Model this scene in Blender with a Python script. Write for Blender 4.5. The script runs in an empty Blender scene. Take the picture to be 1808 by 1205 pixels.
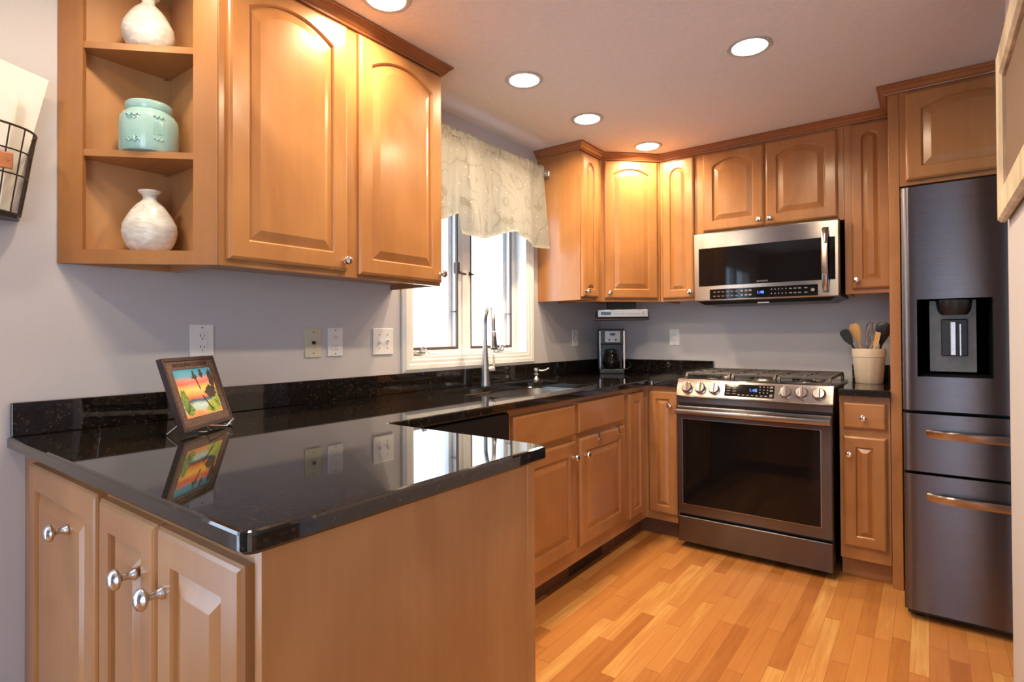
import bpy, bmesh, math, random
from mathutils import Vector, Matrix
PI = math.pi
random.seed(7)
S = bpy.context.scene
COL = S.collection
CEIL = 2.324          # ceiling height
# ------------------------------------------------------------------ camera
cam = bpy.data.cameras.new('camera'); cam_o = bpy.data.objects.new('camera', cam); COL.objects.link(cam_o)
_fw = Vector((-0.60288, 0.79778, 0.00897)); _r = Vector((0.79777, 0.60294, -0.00484)); _u = Vector((0.00927, -0.00424, 0.99995))
_m = Matrix((( _r.x, _u.x, -_fw.x, 1.95619), (_r.y, _u.y, -_fw.y, -3.74503), (_r.z, _u.z, -_fw.z, 1.17673), (0, 0, 0, 1)))
cam_o.matrix_world = _m
cam.sensor_width = 36; cam.lens = 986.13*36/1808
cam.shift_x = 8.06/1808; cam.shift_y = -18.43/1808
cam.clip_start = .02
S.camera = cam_o
S.view_settings.view_transform = 'Standard'; S.view_settings.look = 'None'
S.view_settings.gamma = 1; S.view_settings.use_curve_mapping = False
S.view_settings.exposure = 0.50
# ------------------------------------------------------------------ world
W = bpy.data.worlds.new('world'); S.world = W; W.use_nodes = True
W.node_tree.nodes['Background'].inputs[0].default_value = (.62, .80, 1.0, 1)
W.node_tree.nodes['Background'].inputs[1].default_value = 5.0
# ------------------------------------------------------------------ lights of the room
DAY = (.62, .80, 1.0)
def area(name, loc, rot, sx, sy, power, color, shape='RECTANGLE', spread=None):
    l = bpy.data.lights.new(name, 'AREA'); l.shape = shape; l.size = sx
    if shape in ('RECTANGLE', 'ELLIPSE'): l.size_y = sy
    l.energy = power; l.color = color
    if spread: l.spread = spread
    o = bpy.data.objects.new(name, l); COL.objects.link(o); o.location = loc; o.rotation_euler = rot
    return o
# daylight through the openings behind the camera and the window over the sink
for nm, lc, ro, sx_, sy_ in (('portal_patio_door', (-.18, -4.70, 1.06), (0, -PI/2, 0), 2.1, 1.5), ('portal_back_window', (3.075, -5.86, 1.08), (PI/2, 0, 0), 2.05, 2.05), ('portal_sink_window', (-.175, -1.44, 1.57), (0, -PI/2, 0), 1.02, .95)):
    area(nm, lc, ro, sx_, sy_, 1, (1, 1, 1)).data.cycles.is_portal = True
WARM = (1.0, .79, .52)
CANS = [(.495, -2.485), (.517, -1.707), (.52, -1.135), (.60, -.53), (1.395, -1.395), (1.40, -2.45), (.495, -3.18), (.495, -3.90)]
CAN_POWER = 9.0
HANG_POWER = 60
for i, (x, y) in enumerate(CANS):
    area('recessed_lamp', (x, y, CEIL+.014), (0, 0, 0), .10, .10, CAN_POWER*(.5 if y < -3 else 1), WARM, 'DISK')

# ------------------------------------------------------------------ materials
def new_mat(name):
    m = bpy.data.materials.new(name); m.use_nodes = True
    nt = m.node_tree; b = nt.nodes['Principled BSDF']
    return m, nt, b
def nd(nt, t, **kw):
    n = nt.nodes.new(t)
    for k, v in kw.items(): setattr(n, k, v)
    return n
def ramp(nt, stops, interp='LINEAR'):
    r = nd(nt, 'ShaderNodeValToRGB'); cr = r.color_ramp; cr.interpolation = interp
    while len(cr.elements) < len(stops): cr.elements.new(.5)
    for e, (p, c) in zip(cr.elements, stops): e.position = p; e.color = (*c, 1)
    return r
def simple(name, col, rough=.5, metal=0, noise=0, nscale=40, bump=0, bscale=200, spec=.5, emit=None, estr=0, coat=0, aniso=0, stretch=None):
    m, nt, b = new_mat(name)
    b.inputs['Base Color'].default_value = (*col, 1); b.inputs['Roughness'].default_value = rough
    b.inputs['Metallic'].default_value = metal; b.inputs['Specular IOR Level'].default_value = spec
    b.inputs['Coat Weight'].default_value = coat; b.inputs['Anisotropic'].default_value = aniso
    tc = nd(nt, 'ShaderNodeTexCoord'); mp = nd(nt, 'ShaderNodeMapping'); nt.links.new(tc.outputs['Object'], mp.inputs[0])
    if stretch: mp.inputs['Scale'].default_value = stretch
    n = nd(nt, 'ShaderNodeTexNoise'); n.inputs['Scale'].default_value = nscale; n.inputs['Detail'].default_value = 4
    nt.links.new(mp.outputs[0], n.inputs['Vector'])
    r = ramp(nt, [(.3, tuple(c*(1-noise) for c in col)), (.7, tuple(min(1, c*(1+noise)) for c in col))])
    nt.links.new(n.outputs[0], r.inputs[0]); nt.links.new(r.outputs[0], b.inputs['Base Color'])
    if bump:
        n2 = nd(nt, 'ShaderNodeTexNoise'); n2.inputs['Scale'].default_value = bscale; n2.inputs['Detail'].default_value = 3
        nt.links.new(mp.outputs[0], n2.inputs['Vector'])
        bp = nd(nt, 'ShaderNodeBump'); bp.inputs['Strength'].default_value = bump; bp.inputs['Distance'].default_value = .002
        nt.links.new(n2.outputs[0], bp.inputs['Height']); nt.links.new(bp.outputs[0], b.inputs['Normal'])
    if emit: b.inputs['Emission Color'].default_value = (*emit, 1); b.inputs['Emission Strength'].default_value = estr
    return m
def wood(name, axis='z', light=(.465, .212, .072), dark=(.325, .130, .040), rough=.30):
    m, nt, b = new_mat(name)
    tc = nd(nt, 'ShaderNodeTexCoord'); oi = nd(nt, 'ShaderNodeObjectInfo')
    ad = nd(nt, 'ShaderNodeVectorMath', operation='ADD'); sc = nd(nt, 'ShaderNodeVectorMath', operation='SCALE')
    cb = nd(nt, 'ShaderNodeCombineXYZ')
    for i in range(3): nt.links.new(oi.outputs['Random'], cb.inputs[i])
    sc.inputs['Scale'].default_value = 17; nt.links.new(cb.outputs[0], sc.inputs[0])
    nt.links.new(tc.outputs['Object'], ad.inputs[0]); nt.links.new(sc.outputs[0], ad.inputs[1])
    def noise(s, st, det=4, dist=0.0):
        mp = nd(nt, 'ShaderNodeMapping'); v = [s, s, s]; v['xyz'.index(axis)] = s*st; mp.inputs['Scale'].default_value = v
        nt.links.new(ad.outputs[0], mp.inputs[0])
        n = nd(nt, 'ShaderNodeTexNoise'); n.inputs['Scale'].default_value = 1; n.inputs['Detail'].default_value = det
        n.inputs['Distortion'].default_value = dist
        nt.links.new(mp.outputs[0], n.inputs['Vector']); return n
    a = noise(3.2, .5, 4, 1.2); c = noise(45, .05, 5); 
    mix = nd(nt, 'ShaderNodeMath', operation='MULTIPLY_ADD'); mix.inputs[1].default_value = .80
    m2 = nd(nt, 'ShaderNodeMath', operation='MULTIPLY'); m2.inputs[1].default_value = .20
    nt.links.new(c.outputs[0], m2.inputs[0]); nt.links.new(a.outputs[0], mix.inputs[0]); nt.links.new(m2.outputs[0], mix.inputs[2])
    r = ramp(nt, [(.33, dark), (.68, light)]); nt.links.new(mix.outputs[0], r.inputs[0])
    nt.links.new(r.outputs[0], b.inputs['Base Color'])
    b.inputs['Roughness'].default_value = rough; b.inputs['Specular IOR Level'].default_value = .45
    b.inputs['Coat Weight'].default_value = .25; b.inputs['Coat Roughness'].default_value = .18
    bp = nd(nt, 'ShaderNodeBump'); bp.inputs['Strength'].default_value = .05; bp.inputs['Distance'].default_value = .001
    nt.links.new(c.outputs[0], bp.inputs['Height']); nt.links.new(bp.outputs[0], b.inputs['Normal'])
    return m
M = {}
M['wood'] = wood('maple_wood', 'z'); M['wood_x'] = wood('maple_wood_lengthwise', 'x')
M['wood_y'] = wood('maple_wood_crosswise', 'y')
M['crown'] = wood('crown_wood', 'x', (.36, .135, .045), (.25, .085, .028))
M['inside'] = wood('cabinet_interior', 'z', (.60, .31, .125), (.48, .22, .08), .45)
M['toe'] = simple('toe_kick_shade_brown', (.13, .050, .024), .45, noise=.2, nscale=8)  # toe-kick shadow put into the brown; also plain brown of the radio tray
def wall_mat():
    m, nt, b = new_mat('wall_paint')
    tc = nd(nt, 'ShaderNodeTexCoord'); n = nd(nt, 'ShaderNodeTexNoise'); n.inputs['Scale'].default_value = 180; n.inputs['Detail'].default_value = 4
    nt.links.new(tc.outputs['Object'], n.inputs['Vector'])
    r = ramp(nt, [(.3, (.56, .53, .545)), (.7, (.58, .545, .56))]); nt.links.new(n.outputs[0], r.inputs[0]); nt.links.new(r.outputs[0], b.inputs['Base Color'])
    bp = nd(nt, 'ShaderNodeBump'); bp.inputs['Strength'].default_value = .08; bp.inputs['Distance'].default_value = .002
    nt.links.new(n.outputs[0], bp.inputs['Height']); nt.links.new(bp.outputs[0], b.inputs['Normal'])
    b.inputs['Roughness'].default_value = .6; b.inputs['Specular IOR Level'].default_value = .3
    return m
M['wall'] = wall_mat()
M['ceiling'] = simple('ceiling_texture_paint', (.76, .71, .69), .85, noise=.03, nscale=60, bump=.6, bscale=90, spec=.2)
M['white'] = simple('white_paint', (.80, .79, .77), .35, noise=.02)
M['vinyl'] = simple('white_vinyl', (.82, .85, .88), .35, noise=.02)
M['plate'] = simple('white_plastic', (.82, .80, .80), .35, noise=.01)
M['almond'] = simple('almond_plastic', (.60, .57, .45), .4, noise=.01)
M['slot'] = simple('dark_slot', (.03, .025, .025), .6)
M['brown_strip'] = simple('bronze_weatherstrip', (.10, .06, .045), .6)
M['black'] = simple('black_plastic', (.012, .011, .012), .3, noise=.1)
M['black_matte'] = simple('black_matte', (.02, .018, .018), .65, noise=.15)
M['iron'] = simple('cast_iron', (.10, .085, .08), .5, metal=.35, noise=.2, bump=.1)
M['nickel'] = simple('brushed_nickel', (.50, .475, .45), .30, metal=1, noise=.05)
M['chrome'] = simple('polished_chrome', (.85, .85, .87), .10, metal=1)
M['satin'] = simple('satin_metal', (.62, .60, .60), .22, metal=1, noise=.15, nscale=60, bump=.3, bscale=120)
M['sinksteel'] = simple('sink_steel', (.70, .68, .66), .30, metal=1, noise=.05)
def steel(name, col, rough, horizontal=True, bump=.06):
    m, nt, b = new_mat(name)
    tc = nd(nt, 'ShaderNodeTexCoord'); mp = nd(nt, 'ShaderNodeMapping'); mp.inputs['Scale'].default_value = (2, 2, 700) if horizontal else (700, 700, 2)
    n = nd(nt, 'ShaderNodeTexNoise'); n.inputs['Scale'].default_value = 1; n.inputs['Detail'].default_value = 3
    nt.links.new(tc.outputs['Object'], mp.inputs[0]); nt.links.new(mp.outputs[0], n.inputs['Vector'])
    r = ramp(nt, [(.3, tuple(c*.92 for c in col)), (.7, tuple(min(1, c*1.08) for c in col))]); nt.links.new(n.outputs[0], r.inputs[0])
    nt.links.new(r.outputs[0], b.inputs['Base Color'])
    b.inputs['Metallic'].default_value = 1; b.inputs['Roughness'].default_value = rough
    bp = nd(nt, 'ShaderNodeBump'); bp.inputs['Strength'].default_value = bump; bp.inputs['Distance'].default_value = .0004
    nt.links.new(n.outputs[0], bp.inputs['Height']); nt.links.new(bp.outputs[0], b.inputs['Normal'])
    b.inputs['Anisotropic'].default_value = .95; b.inputs['Anisotropic Rotation'].default_value = .25
    tg = nd(nt, 'ShaderNodeTangent', direction_type='RADIAL', axis='Z' if horizontal else 'X'); nt.links.new(tg.outputs[0], b.inputs['Tangent'])
    return m
M['dark_steel'] = steel('black_stainless', (.16, .145, .155), .25, bump=.3)
M['steel'] = steel('stainless_steel', (.42, .385, .37), .20, bump=.3)
M['black_glass'] = simple('black_glass', (.006, .005, .005), .04, spec=.28)
def granite():
    m, nt, b = new_mat('black_granite')
    tc = nd(nt, 'ShaderNodeTexCoord')
    v = nd(nt, 'ShaderNodeTexVoronoi'); v.inputs['Scale'].default_value = 190; nt.links.new(tc.outputs['Object'], v.inputs['Vector'])
    n = nd(nt, 'ShaderNodeTexNoise'); n.inputs['Scale'].default_value = 120; n.inputs['Detail'].default_value = 5; nt.links.new(tc.outputs['Object'], n.inputs['Vector'])
    r = ramp(nt, [(0, (.010, .008, .007)), (.50, (.013, .010, .009)), (.58, (.022, .016, .012)), (.70, (.065, .042, .027)), (.8, (.15, .10, .07))])
    nt.links.new(n.outputs[0], r.inputs[0])
    mx = nd(nt, 'ShaderNodeMixRGB', blend_type='MULTIPLY'); mx.inputs[0].default_value = .7
    r2 = ramp(nt, [(0, (1, 1, 1)), (1, (.15, .15, .15))]); sp = nd(nt, 'ShaderNodeSeparateXYZ')
    nt.links.new(v.outputs['Color'], sp.inputs[0]); nt.links.new(sp.outputs[0], r2.inputs[0])
    nt.links.new(r.outputs[0], mx.inputs[1]); nt.links.new(r2.outputs[0], mx.inputs[2]); nt.links.new(mx.outputs[0], b.inputs['Base Color'])
    b.inputs['Roughness'].default_value = .035; b.inputs['Specular IOR Level'].default_value = .75
    return m
M['granite'] = granite()
def floor_mat():
    m, nt, b = new_mat('oak_strip_floor')
    L = nt.links
    tc = nd(nt, 'ShaderNodeTexCoord'); sp = nd(nt, 'ShaderNodeSeparateXYZ'); L.new(tc.outputs['Object'], sp.inputs[0])
    def mth(op, a, bb=None):
        n = nd(nt, 'ShaderNodeMath', operation=op)
        for i, x in enumerate((a, bb)):
            if x is None: continue
            if isinstance(x, (int, float)): n.inputs[i].default_value = x
            else: L.new(x, n.inputs[i])
        return n.outputs[0]
    rowf = mth('DIVIDE', sp.outputs[0], .0572); row = mth('FLOOR', rowf)
    wn = nd(nt, 'ShaderNodeTexWhiteNoise', noise_dimensions='1D'); L.new(row, wn.inputs['W'])
    yo = mth('ADD', mth('DIVIDE', sp.outputs[1], .62), mth('MULTIPLY', wn.outputs[0], 9.0))
    seg = mth('FLOOR', yo)
    cb = nd(nt, 'ShaderNodeCombineXYZ'); L.new(row, cb.inputs[0]); L.new(seg, cb.inputs[1])
    w2 = nd(nt, 'ShaderNodeTexWhiteNoise', noise_dimensions='2D'); L.new(cb.outputs[0], w2.inputs['Vector'])
    # grain, shifted per board
    sh = nd(nt, 'ShaderNodeVectorMath', operation='SCALE'); L.new(w2.outputs['Color'], sh.inputs[0]); sh.inputs['Scale'].default_value = 30
    ad = nd(nt, 'ShaderNodeVectorMath', operation='ADD'); L.new(tc.outputs['Object'], ad.inputs[0]); L.new(sh.outputs[0], ad.inputs[1])
    mp = nd(nt, 'ShaderNodeMapping'); mp.inputs['Scale'].default_value = (60, 3, 1); L.new(ad.outputs[0], mp.inputs[0])
    g = nd(nt, 'ShaderNodeTexNoise'); g.inputs['Scale'].default_value = 1; g.inputs['Detail'].default_value = 5; g.inputs['Distortion'].default_value = 1.2; L.new(mp.outputs[0], g.inputs['Vector'])
    mp2 = nd(nt, 'ShaderNodeMapping'); mp2.inputs['Scale'].default_value = (14, 2.2, 1); L.new(ad.outputs[0], mp2.inputs[0])
    g2 = nd(nt, 'ShaderNodeTexNoise'); g2.inputs['Scale'].default_value = 1; g2.inputs['Detail'].default_value = 2; L.new(mp2.outputs[0], g2.inputs['Vector'])
    t = mth('ADD', mth('MULTIPLY', w2.outputs['Value'], .54), mth('ADD', mth('MULTIPLY', g.outputs[0], .34), mth('MULTIPLY', g2.outputs[0], .30)))
    r = ramp(nt, [(.30, (.38, .135, .034)), (.52, (.49, .195, .052)), (.78, (.56, .245, .070)), (.92, (.68, .38, .12))]); L.new(t, r.inputs[0])
    fx = mth('FRACT', rowf); fy = mth('FRACT', yo)
    sx = mth('LESS_THAN', mth('ABSOLUTE', mth('SUBTRACT', fx, .5)), .488); sy = mth('LESS_THAN', mth('ABSOLUTE', mth('SUBTRACT', fy, .5)), .4975)
    seam = mth('MULTIPLY', sx, sy)
    mx = nd(nt, 'ShaderNodeMixRGB'); L.new(seam, mx.inputs[0]); mx.inputs[1].default_value = (.34, .125, .036, 1); L.new(r.outputs[0], mx.inputs[2])
    L.new(mx.outputs[0], b.inputs['Base Color'])
    b.inputs['Roughness'].default_value = .26; b.inputs['Specular IOR Level'].default_value = .5
    bp = nd(nt, 'ShaderNodeBump'); bp.inputs['Strength'].default_value = .08; bp.inputs['Distance'].default_value = .001
    L.new(g.outputs[0], bp.inputs['Height']); L.new(bp.outputs[0], b.inputs['Normal'])
    return m
M['floor'] = floor_mat()
def glass(name, col=(1, 1, 1), rough=0):
    m, nt, b = new_mat(name)
    b.inputs['Base Color'].default_value = (*col, 1); b.inputs['Transmission Weight'].default_value = 1; b.inputs['Roughness'].default_value = rough; b.inputs['IOR'].default_value = 1.45
    return m
def pane_mat():
    m = bpy.data.materials.new('window_glass'); m.use_nodes = True; nt = m.node_tree; nt.nodes.clear()
    o = nd(nt, 'ShaderNodeOutputMaterial'); mx = nd(nt, 'ShaderNodeMixShader'); t = nd(nt, 'ShaderNodeBsdfTransparent'); g = nd(nt, 'ShaderNodeBsdfGlossy')
    g.inputs['Roughness'].default_value = .01; mx.inputs[0].default_value = .05
    nt.links.new(t.outputs[0], mx.inputs[1]); nt.links.new(g.outputs[0], mx.inputs[2]); nt.links.new(mx.outputs[0], o.inputs[0])
    return m
M['pane'] = pane_mat(); M['clear'] = glass('clear_glass', (.9, .92, .95))
M['lens'] = simple('lamp_lens', (1, .9, .75), .5, emit=(1.0, .82, .60), estr=14)
M['can'] = simple('can_reflector', (.85, .83, .80), .35)
M['snow'] = simple('snowy_hillside', (.80, .82, .85), .9, noise=.12, nscale=3)
M['led'] = simple('blue_led', (.05, .2, .9), .5, emit=(.05, .16, 1.0), estr=1.6)
M['mark'] = simple('printed_mark', (.22, .20, .19), .5)
M['logo'] = simple('printed_logo', (.30, .28, .28), .4, metal=.5)
M['cream'] = simple('cream_stoneware', (.66, .54, .40), .35, noise=.04, nscale=15)
M['spoonwood'] = simple('utensil_wood', (.66, .38, .15), .5, noise=.12, nscale=6, stretch=(8, 8, 1))
M['turq'] = simple('turquoise_glaze', (.36, .60, .58), .18, noise=.05, nscale=12, coat=.5)
def vase_mat():
    m, nt, b = new_mat('frosted_marbled_glass')
    tc = nd(nt, 'ShaderNodeTexCoord'); n = nd(nt, 'ShaderNodeTexNoise'); n.inputs['Scale'].default_value = 14; n.inputs['Detail'].default_value = 5; n.inputs['Distortion'].default_value = 2.2
    mp = nd(nt, 'ShaderNodeMapping'); mp.inputs['Scale'].default_value = (1, 1, 2.2); nt.links.new(tc.outputs['Object'], mp.inputs[0]); nt.links.new(mp.outputs[0], n.inputs['Vector'])
    r = ramp(nt, [(.32, (.60, .57, .52)), (.52, (.76, .73, .67)), (.68, (.90, .88, .82))]); nt.links.new(n.outputs[0], r.inputs[0]); nt.links.new(r.outputs[0], b.inputs['Base Color'])
    b.inputs['Roughness'].default_value = .28
    b.inputs['Subsurface Weight'].default_value = .15; b.inputs['Subsurface Radius'].default_value = (.03, .03, .03); b.inputs['Subsurface Scale'].default_value = .3
    bp = nd(nt, 'ShaderNodeBump'); bp.inputs['Strength'].default_value = .4; bp.inputs['Distance'].default_value = .004
    nt.links.new(n.outputs[0], bp.inputs['Height']); nt.links.new(bp.outputs[0], b.inputs['Normal'])
    return m
M['vase'] = vase_mat()
def cloth_mat():
    m, nt, b = new_mat('embroidered_cream_cloth')
    tc = nd(nt, 'ShaderNodeTexCoord')
    w = nd(nt, 'ShaderNodeTexWave'); w.inputs['Scale'].default_value = 3.5; w.inputs['Distortion'].default_value = 22; w.inputs['Detail'].default_value = 1.5; w.inputs['Detail Scale'].default_value = 1.4
    nt.links.new(tc.outputs['Object'], w.inputs['Vector'])
    r = ramp(nt, [(0, (.34, .29, .22)), (.05, (.41, .375, .315)), (.5, (.43, .395, .33))]); nt.links.new(w.outputs['Fac'], r.inputs[0])
    v = nd(nt, 'ShaderNodeTexVoronoi'); v.inputs['Scale'].default_value = 26; nt.links.new(tc.outputs['Object'], v.inputs['Vector'])
    r2 = ramp(nt, [(.0, (.68, .63, .54)), (.13, (.62, .57, .47)), (.18, (0, 0, 0))]); nt.links.new(v.outputs['Distance'], r2.inputs[0])
    mx = nd(nt, 'ShaderNodeMixRGB', blend_type='LIGHTEN'); mx.inputs[0].default_value = 1; nt.links.new(r.outputs[0], mx.inputs[1]); nt.links.new(r2.outputs[0], mx.inputs[2])
    nt.links.new(mx.outputs[0], b.inputs['Base Color'])
    b.inputs['Roughness'].default_value = .55; b.inputs['Sheen Weight'].default_value = .3
    n = nd(nt, 'ShaderNodeTexNoise'); n.inputs['Scale'].default_value = 11; n.inputs['Detail'].default_value = 4; n.inputs['Distortion'].default_value = 1.5; nt.links.new(tc.outputs['Object'], n.inputs['Vector'])
    bp = nd(nt, 'ShaderNodeBump'); bp.inputs['Strength'].default_value = .6; bp.inputs['Distance'].default_value = .01
    nt.links.new(n.outputs[0], bp.inputs['Height']); nt.links.new(bp.outputs[0], b.inputs['Normal'])
    return m
M['cloth'] = cloth_mat()
M['paper'] = simple('white_paper', (.85, .82, .76), .7, noise=.02)
M['paper_blue'] = simple('grey_blue_paper', (.55, .58, .68), .7, noise=.03)
M['wire'] = simple('bronze_wire', (.09, .06, .045), .4, metal=.8, noise=.1)
M['tag'] = simple('tag_wood', (.42, .15, .06), .5, noise=.2, nscale=30)
M['drift'] = simple('whitewashed_wood', (.58, .47, .33), .7, noise=.35, nscale=4, bump=.5, bscale=40, stretch=(3, 3, 1))
M['linen'] = simple('tan_linen_board', (.20, .125, .08), .9, noise=.08, nscale=200, bump=.3)
M['tileframe'] = simple('carved_frame', (.10, .055, .042), .55, noise=.45, nscale=110, bump=1.0, bscale=160)
M['framedark'] = simple('frame_dark_wood', (.035, .015, .010), .4, noise=.2)
M['dispenser_grey'] = simple('dispenser_grey', (.10, .10, .105), .25, noise=.1, spec=.6)
M['silver_plastic'] = simple('silver_plastic', (.32, .305, .305), .35, metal=.6, noise=.04)

# ------------------------------------------------------------------ mesh helpers
def obj(name, bm, m, parent=None, smooth=False, label=None, loc=None):
    bmesh.ops.recalc_face_normals(bm, faces=bm.faces)
    me = bpy.data.meshes.new(name); bm.to_mesh(me); bm.free()
    me.materials.append(M[m] if isinstance(m, str) else m)
    if smooth:
        for p in me.polygons: p.use_smooth = True
        if smooth is True:
            me.set_sharp_from_angle(angle=math.radians(38))
    o = bpy.data.objects.new(name, me); COL.objects.link(o)
    if parent: o.parent = parent
    if label: o['label'] = label
    if loc: o.location = loc
    return o
def tag(o, label, cat, group=None, kind=None):
    o['label'] = label; o['category'] = cat
    if group: o['group'] = group
    if kind: o['kind'] = kind
    return o
def thing(name, label, cat, loc=(0, 0, 0), rz=0, group=None):
    o = bpy.data.objects.new(name, None); COL.objects.link(o); o.location = loc; o.rotation_euler = (0, 0, rz)
    o.empty_display_size = .1
    return tag(o, label, cat, group)
def struct(o): o['kind'] = 'structure'; return o
def copy_tree(o, parent=None):
    c = o.copy(); COL.objects.link(c)
    if parent: c.parent = parent
    for ch in list(o.children): copy_tree(ch, c)
    return c
def box(bm, x0, x1, y0, y1, z0, z1, bev=0, seg=2):
    mt = Matrix.Translation(((x0+x1)/2, (y0+y1)/2, (z0+z1)/2)) @ Matrix.Diagonal((abs(x1-x0), abs(y1-y0), abs(z1-z0), 1))
    r = bmesh.ops.create_cube(bm, size=1, matrix=mt)
    if bev:
        es = set(e for v in r['verts'] for e in v.link_edges)
        bmesh.ops.bevel(bm, geom=list(es), offset=bev, segments=seg, affect='EDGES', profile=.5)
    return bm
def B(*a, **k): return box(bmesh.new(), *a, **k)
def loft(bm, rings, cap0=True, cap1=True, closed=True):
    rv = [[bm.verts.new(p) for p in r] for r in rings]
    n = len(rv[0])
    for a, b in zip(rv, rv[1:]):
        for i in range(n if closed else n-1):
            j = (i+1) % n
            try: bm.faces.new((a[i], a[j], b[j], b[i]))
            except ValueError: pass
    if cap0: bm.faces.new(rv[0][::-1])
    if cap1: bm.faces.new(rv[-1])
    return bm
def lathe(bm, prof, seg=32, c=(0, 0, 0), sx=1, sy=1, cap0=True, cap1=True, mat=None):
    rings = []
    for r, z in prof:
        ring = [Vector((r*math.cos(2*PI*i/seg)*sx, r*math.sin(2*PI*i/seg)*sy, z)) for i in range(seg)]
        if mat: ring = [mat @ p for p in ring]
        rings.append([p+Vector(c) for p in ring])
    return loft(bm, rings, cap0, cap1)
def tube(bm, pts, r, seg=8, closed=False, flat=None):
    pts = [Vector(p) for p in pts]; n = len(pts); rings = []
    up = Vector((0, 0, 1)); prev = None
    for i, p in enumerate(pts):
        a = pts[i-1] if (i > 0 or closed) else p; b = pts[(i+1) % n] if (i < n-1 or closed) else p
        t = (b-a).normalized()
        if prev is None:
            ref = up if abs(t.z) < .95 else Vector((1, 0, 0)); x = t.cross(ref).normalized()
        else:
            x = (prev - t*prev.dot(t)).normalized()
        prev = x; y = t.cross(x)
        rr = r[i] if isinstance(r, (list, tuple)) else r
        f = flat or 1
        rings.append([p + x*math.cos(2*PI*k/seg)*rr + y*math.sin(2*PI*k/seg)*rr*f for k in range(seg)])
    if closed: rings.append(rings[0]); 
    if closed:
        rv = [[bm.verts.new(p) for p in rg] for rg in rings[:-1]]
        for i in range(n):
            a, b = rv[i], rv[(i+1) % n]
            for k in range(seg): bm.faces.new((a[k], a[(k+1) % seg], b[(k+1) % seg], b[k]))
        return bm
    return loft(bm, rings)
def offset_poly(P, d):     # outward offset of a CCW polygon
    n = len(P); out = []
    for i in range(n):
        a, b, c = Vector(P[i-1]), Vector(P[i]), Vector(P[(i+1) % n])
        e1 = (b-a).normalized(); e2 = (c-b).normalized()
        n1 = Vector((e1.y, -e1.x)); n2 = Vector((e2.y, -e2.x)); k = 1+n1.dot(n2)
        out.append(b + (n1+n2)*(d/max(k, .15)))
    return out
def round_poly(P, radii, seg=5):
    n = len(P); out = []
    for i in range(n):
        a, b, c = Vector(P[i-1]), Vector(P[i]), Vector(P[(i+1) % n]); r = radii[i] if isinstance(radii, (list, tuple)) else radii
        if r <= 0: out.append(b); continue
        e1 = (a-b).normalized(); e2 = (c-b).normalized(); ang = e1.angle(e2); d = r/math.tan(ang/2)
        p1 = b+e1*d; p2 = b+e2*d; cc = b+(e1+e2).normalized()*(r/math.sin(ang/2))
        a1 = math.atan2(p1.y-cc.y, p1.x-cc.x); a2 = math.atan2(p2.y-cc.y, p2.x-cc.x)
        da = (a2-a1+PI) % (2*PI)-PI
        for k in range(seg+1): t = a1+da*k/seg; out.append(Vector((cc.x+r*math.cos(t), cc.y+r*math.sin(t))))
    return out
def slab(bm, outer, z0, z1, holes=(), r=0):
    """extruded CCW outline with holes, its upper and lower edges eased by r"""
    def loops(P, s):
        if r: return [(offset_poly(P, -r*s), z0), (P, z0+r), (P, z1-r), (offset_poly(P, -r*s*.3), z1-r*.3), (offset_poly(P, -r*s), z1)]
        return [(P, z0), (P, z1)]
    tops, bots = [], []
    for P, s in [(outer, 1)]+[(h, -1) for h in holes]:
        lv = [[bm.verts.new((p[0], p[1], z)) for p in Q] for Q, z in loops(P, s)]
        for a, b in zip(lv, lv[1:]):
            for i in range(len(a)): j = (i+1) % len(a); bm.faces.new((a[i], a[j], b[j], b[i]))
        tops.append(lv[-1]); bots.append(lv[0])
    for L in (tops, bots):
        es = []
        for lv in L:
            for i in range(len(lv)):
                a, b = lv[i], lv[(i+1) % len(lv)]; e = bm.edges.get((a, b)); es.append(e or bm.edges.new((a, b)))
        bmesh.ops.triangle_fill(bm, use_beauty=True, use_dissolve=False, edges=es)
    return bm
def sweep(bm, path, prof, closed=False):
    """prof: list of (outward offset, z); outward is to the right of the path direction"""
    path = [Vector(p) for p in path]; n = len(path); rings = []
    for i, p in enumerate(path):
        if closed or 0 < i < n-1:
            a, c = path[i-1], path[(i+1) % n]; e1 = (p-a).normalized(); e2 = (c-p).normalized()
        else:
            e1 = e2 = ((path[1]-p) if i == 0 else (p-path[i-1])).normalized()
        n1 = Vector((e1.y, -e1.x)); n2 = Vector((e2.y, -e2.x)); m = (n1+n2)/(1+n1.dot(n2))
        rings.append([(p.x+m.x*d, p.y+m.y*d, z) for d, z in prof])
    if closed:
        rings.append(rings[0]); return loft(bm, rings, False, False)
    return loft(bm, rings)
def text(name, s, size, mat, parent, loc, rot, depth=.0006, align='CENTER', label=None):
    cu = bpy.data.curves.new(name+'_font', 'FONT'); cu.body = s; cu.size = size; cu.extrude = depth; cu.align_x = align; cu.align_y = 'CENTER'
    t = bpy.data.objects.new(name, cu); COL.objects.link(t)
    bpy.context.view_layer.update()
    me = bpy.data.meshes.new_from_object(t.evaluated_get(bpy.context.evaluated_depsgraph_get()))
    bpy.data.objects.remove(t); bpy.data.curves.remove(cu)
    me.materials.clear(); me.materials.append(M[mat])
    o = bpy.data.objects.new(name, me); COL.objects.link(o); o.parent = parent; o.location = loc; o.rotation_euler = rot
    if label: o['label'] = label
    return o
FRONT = (PI/2, 0, 0)      # lettering that faces local -Y

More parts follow.
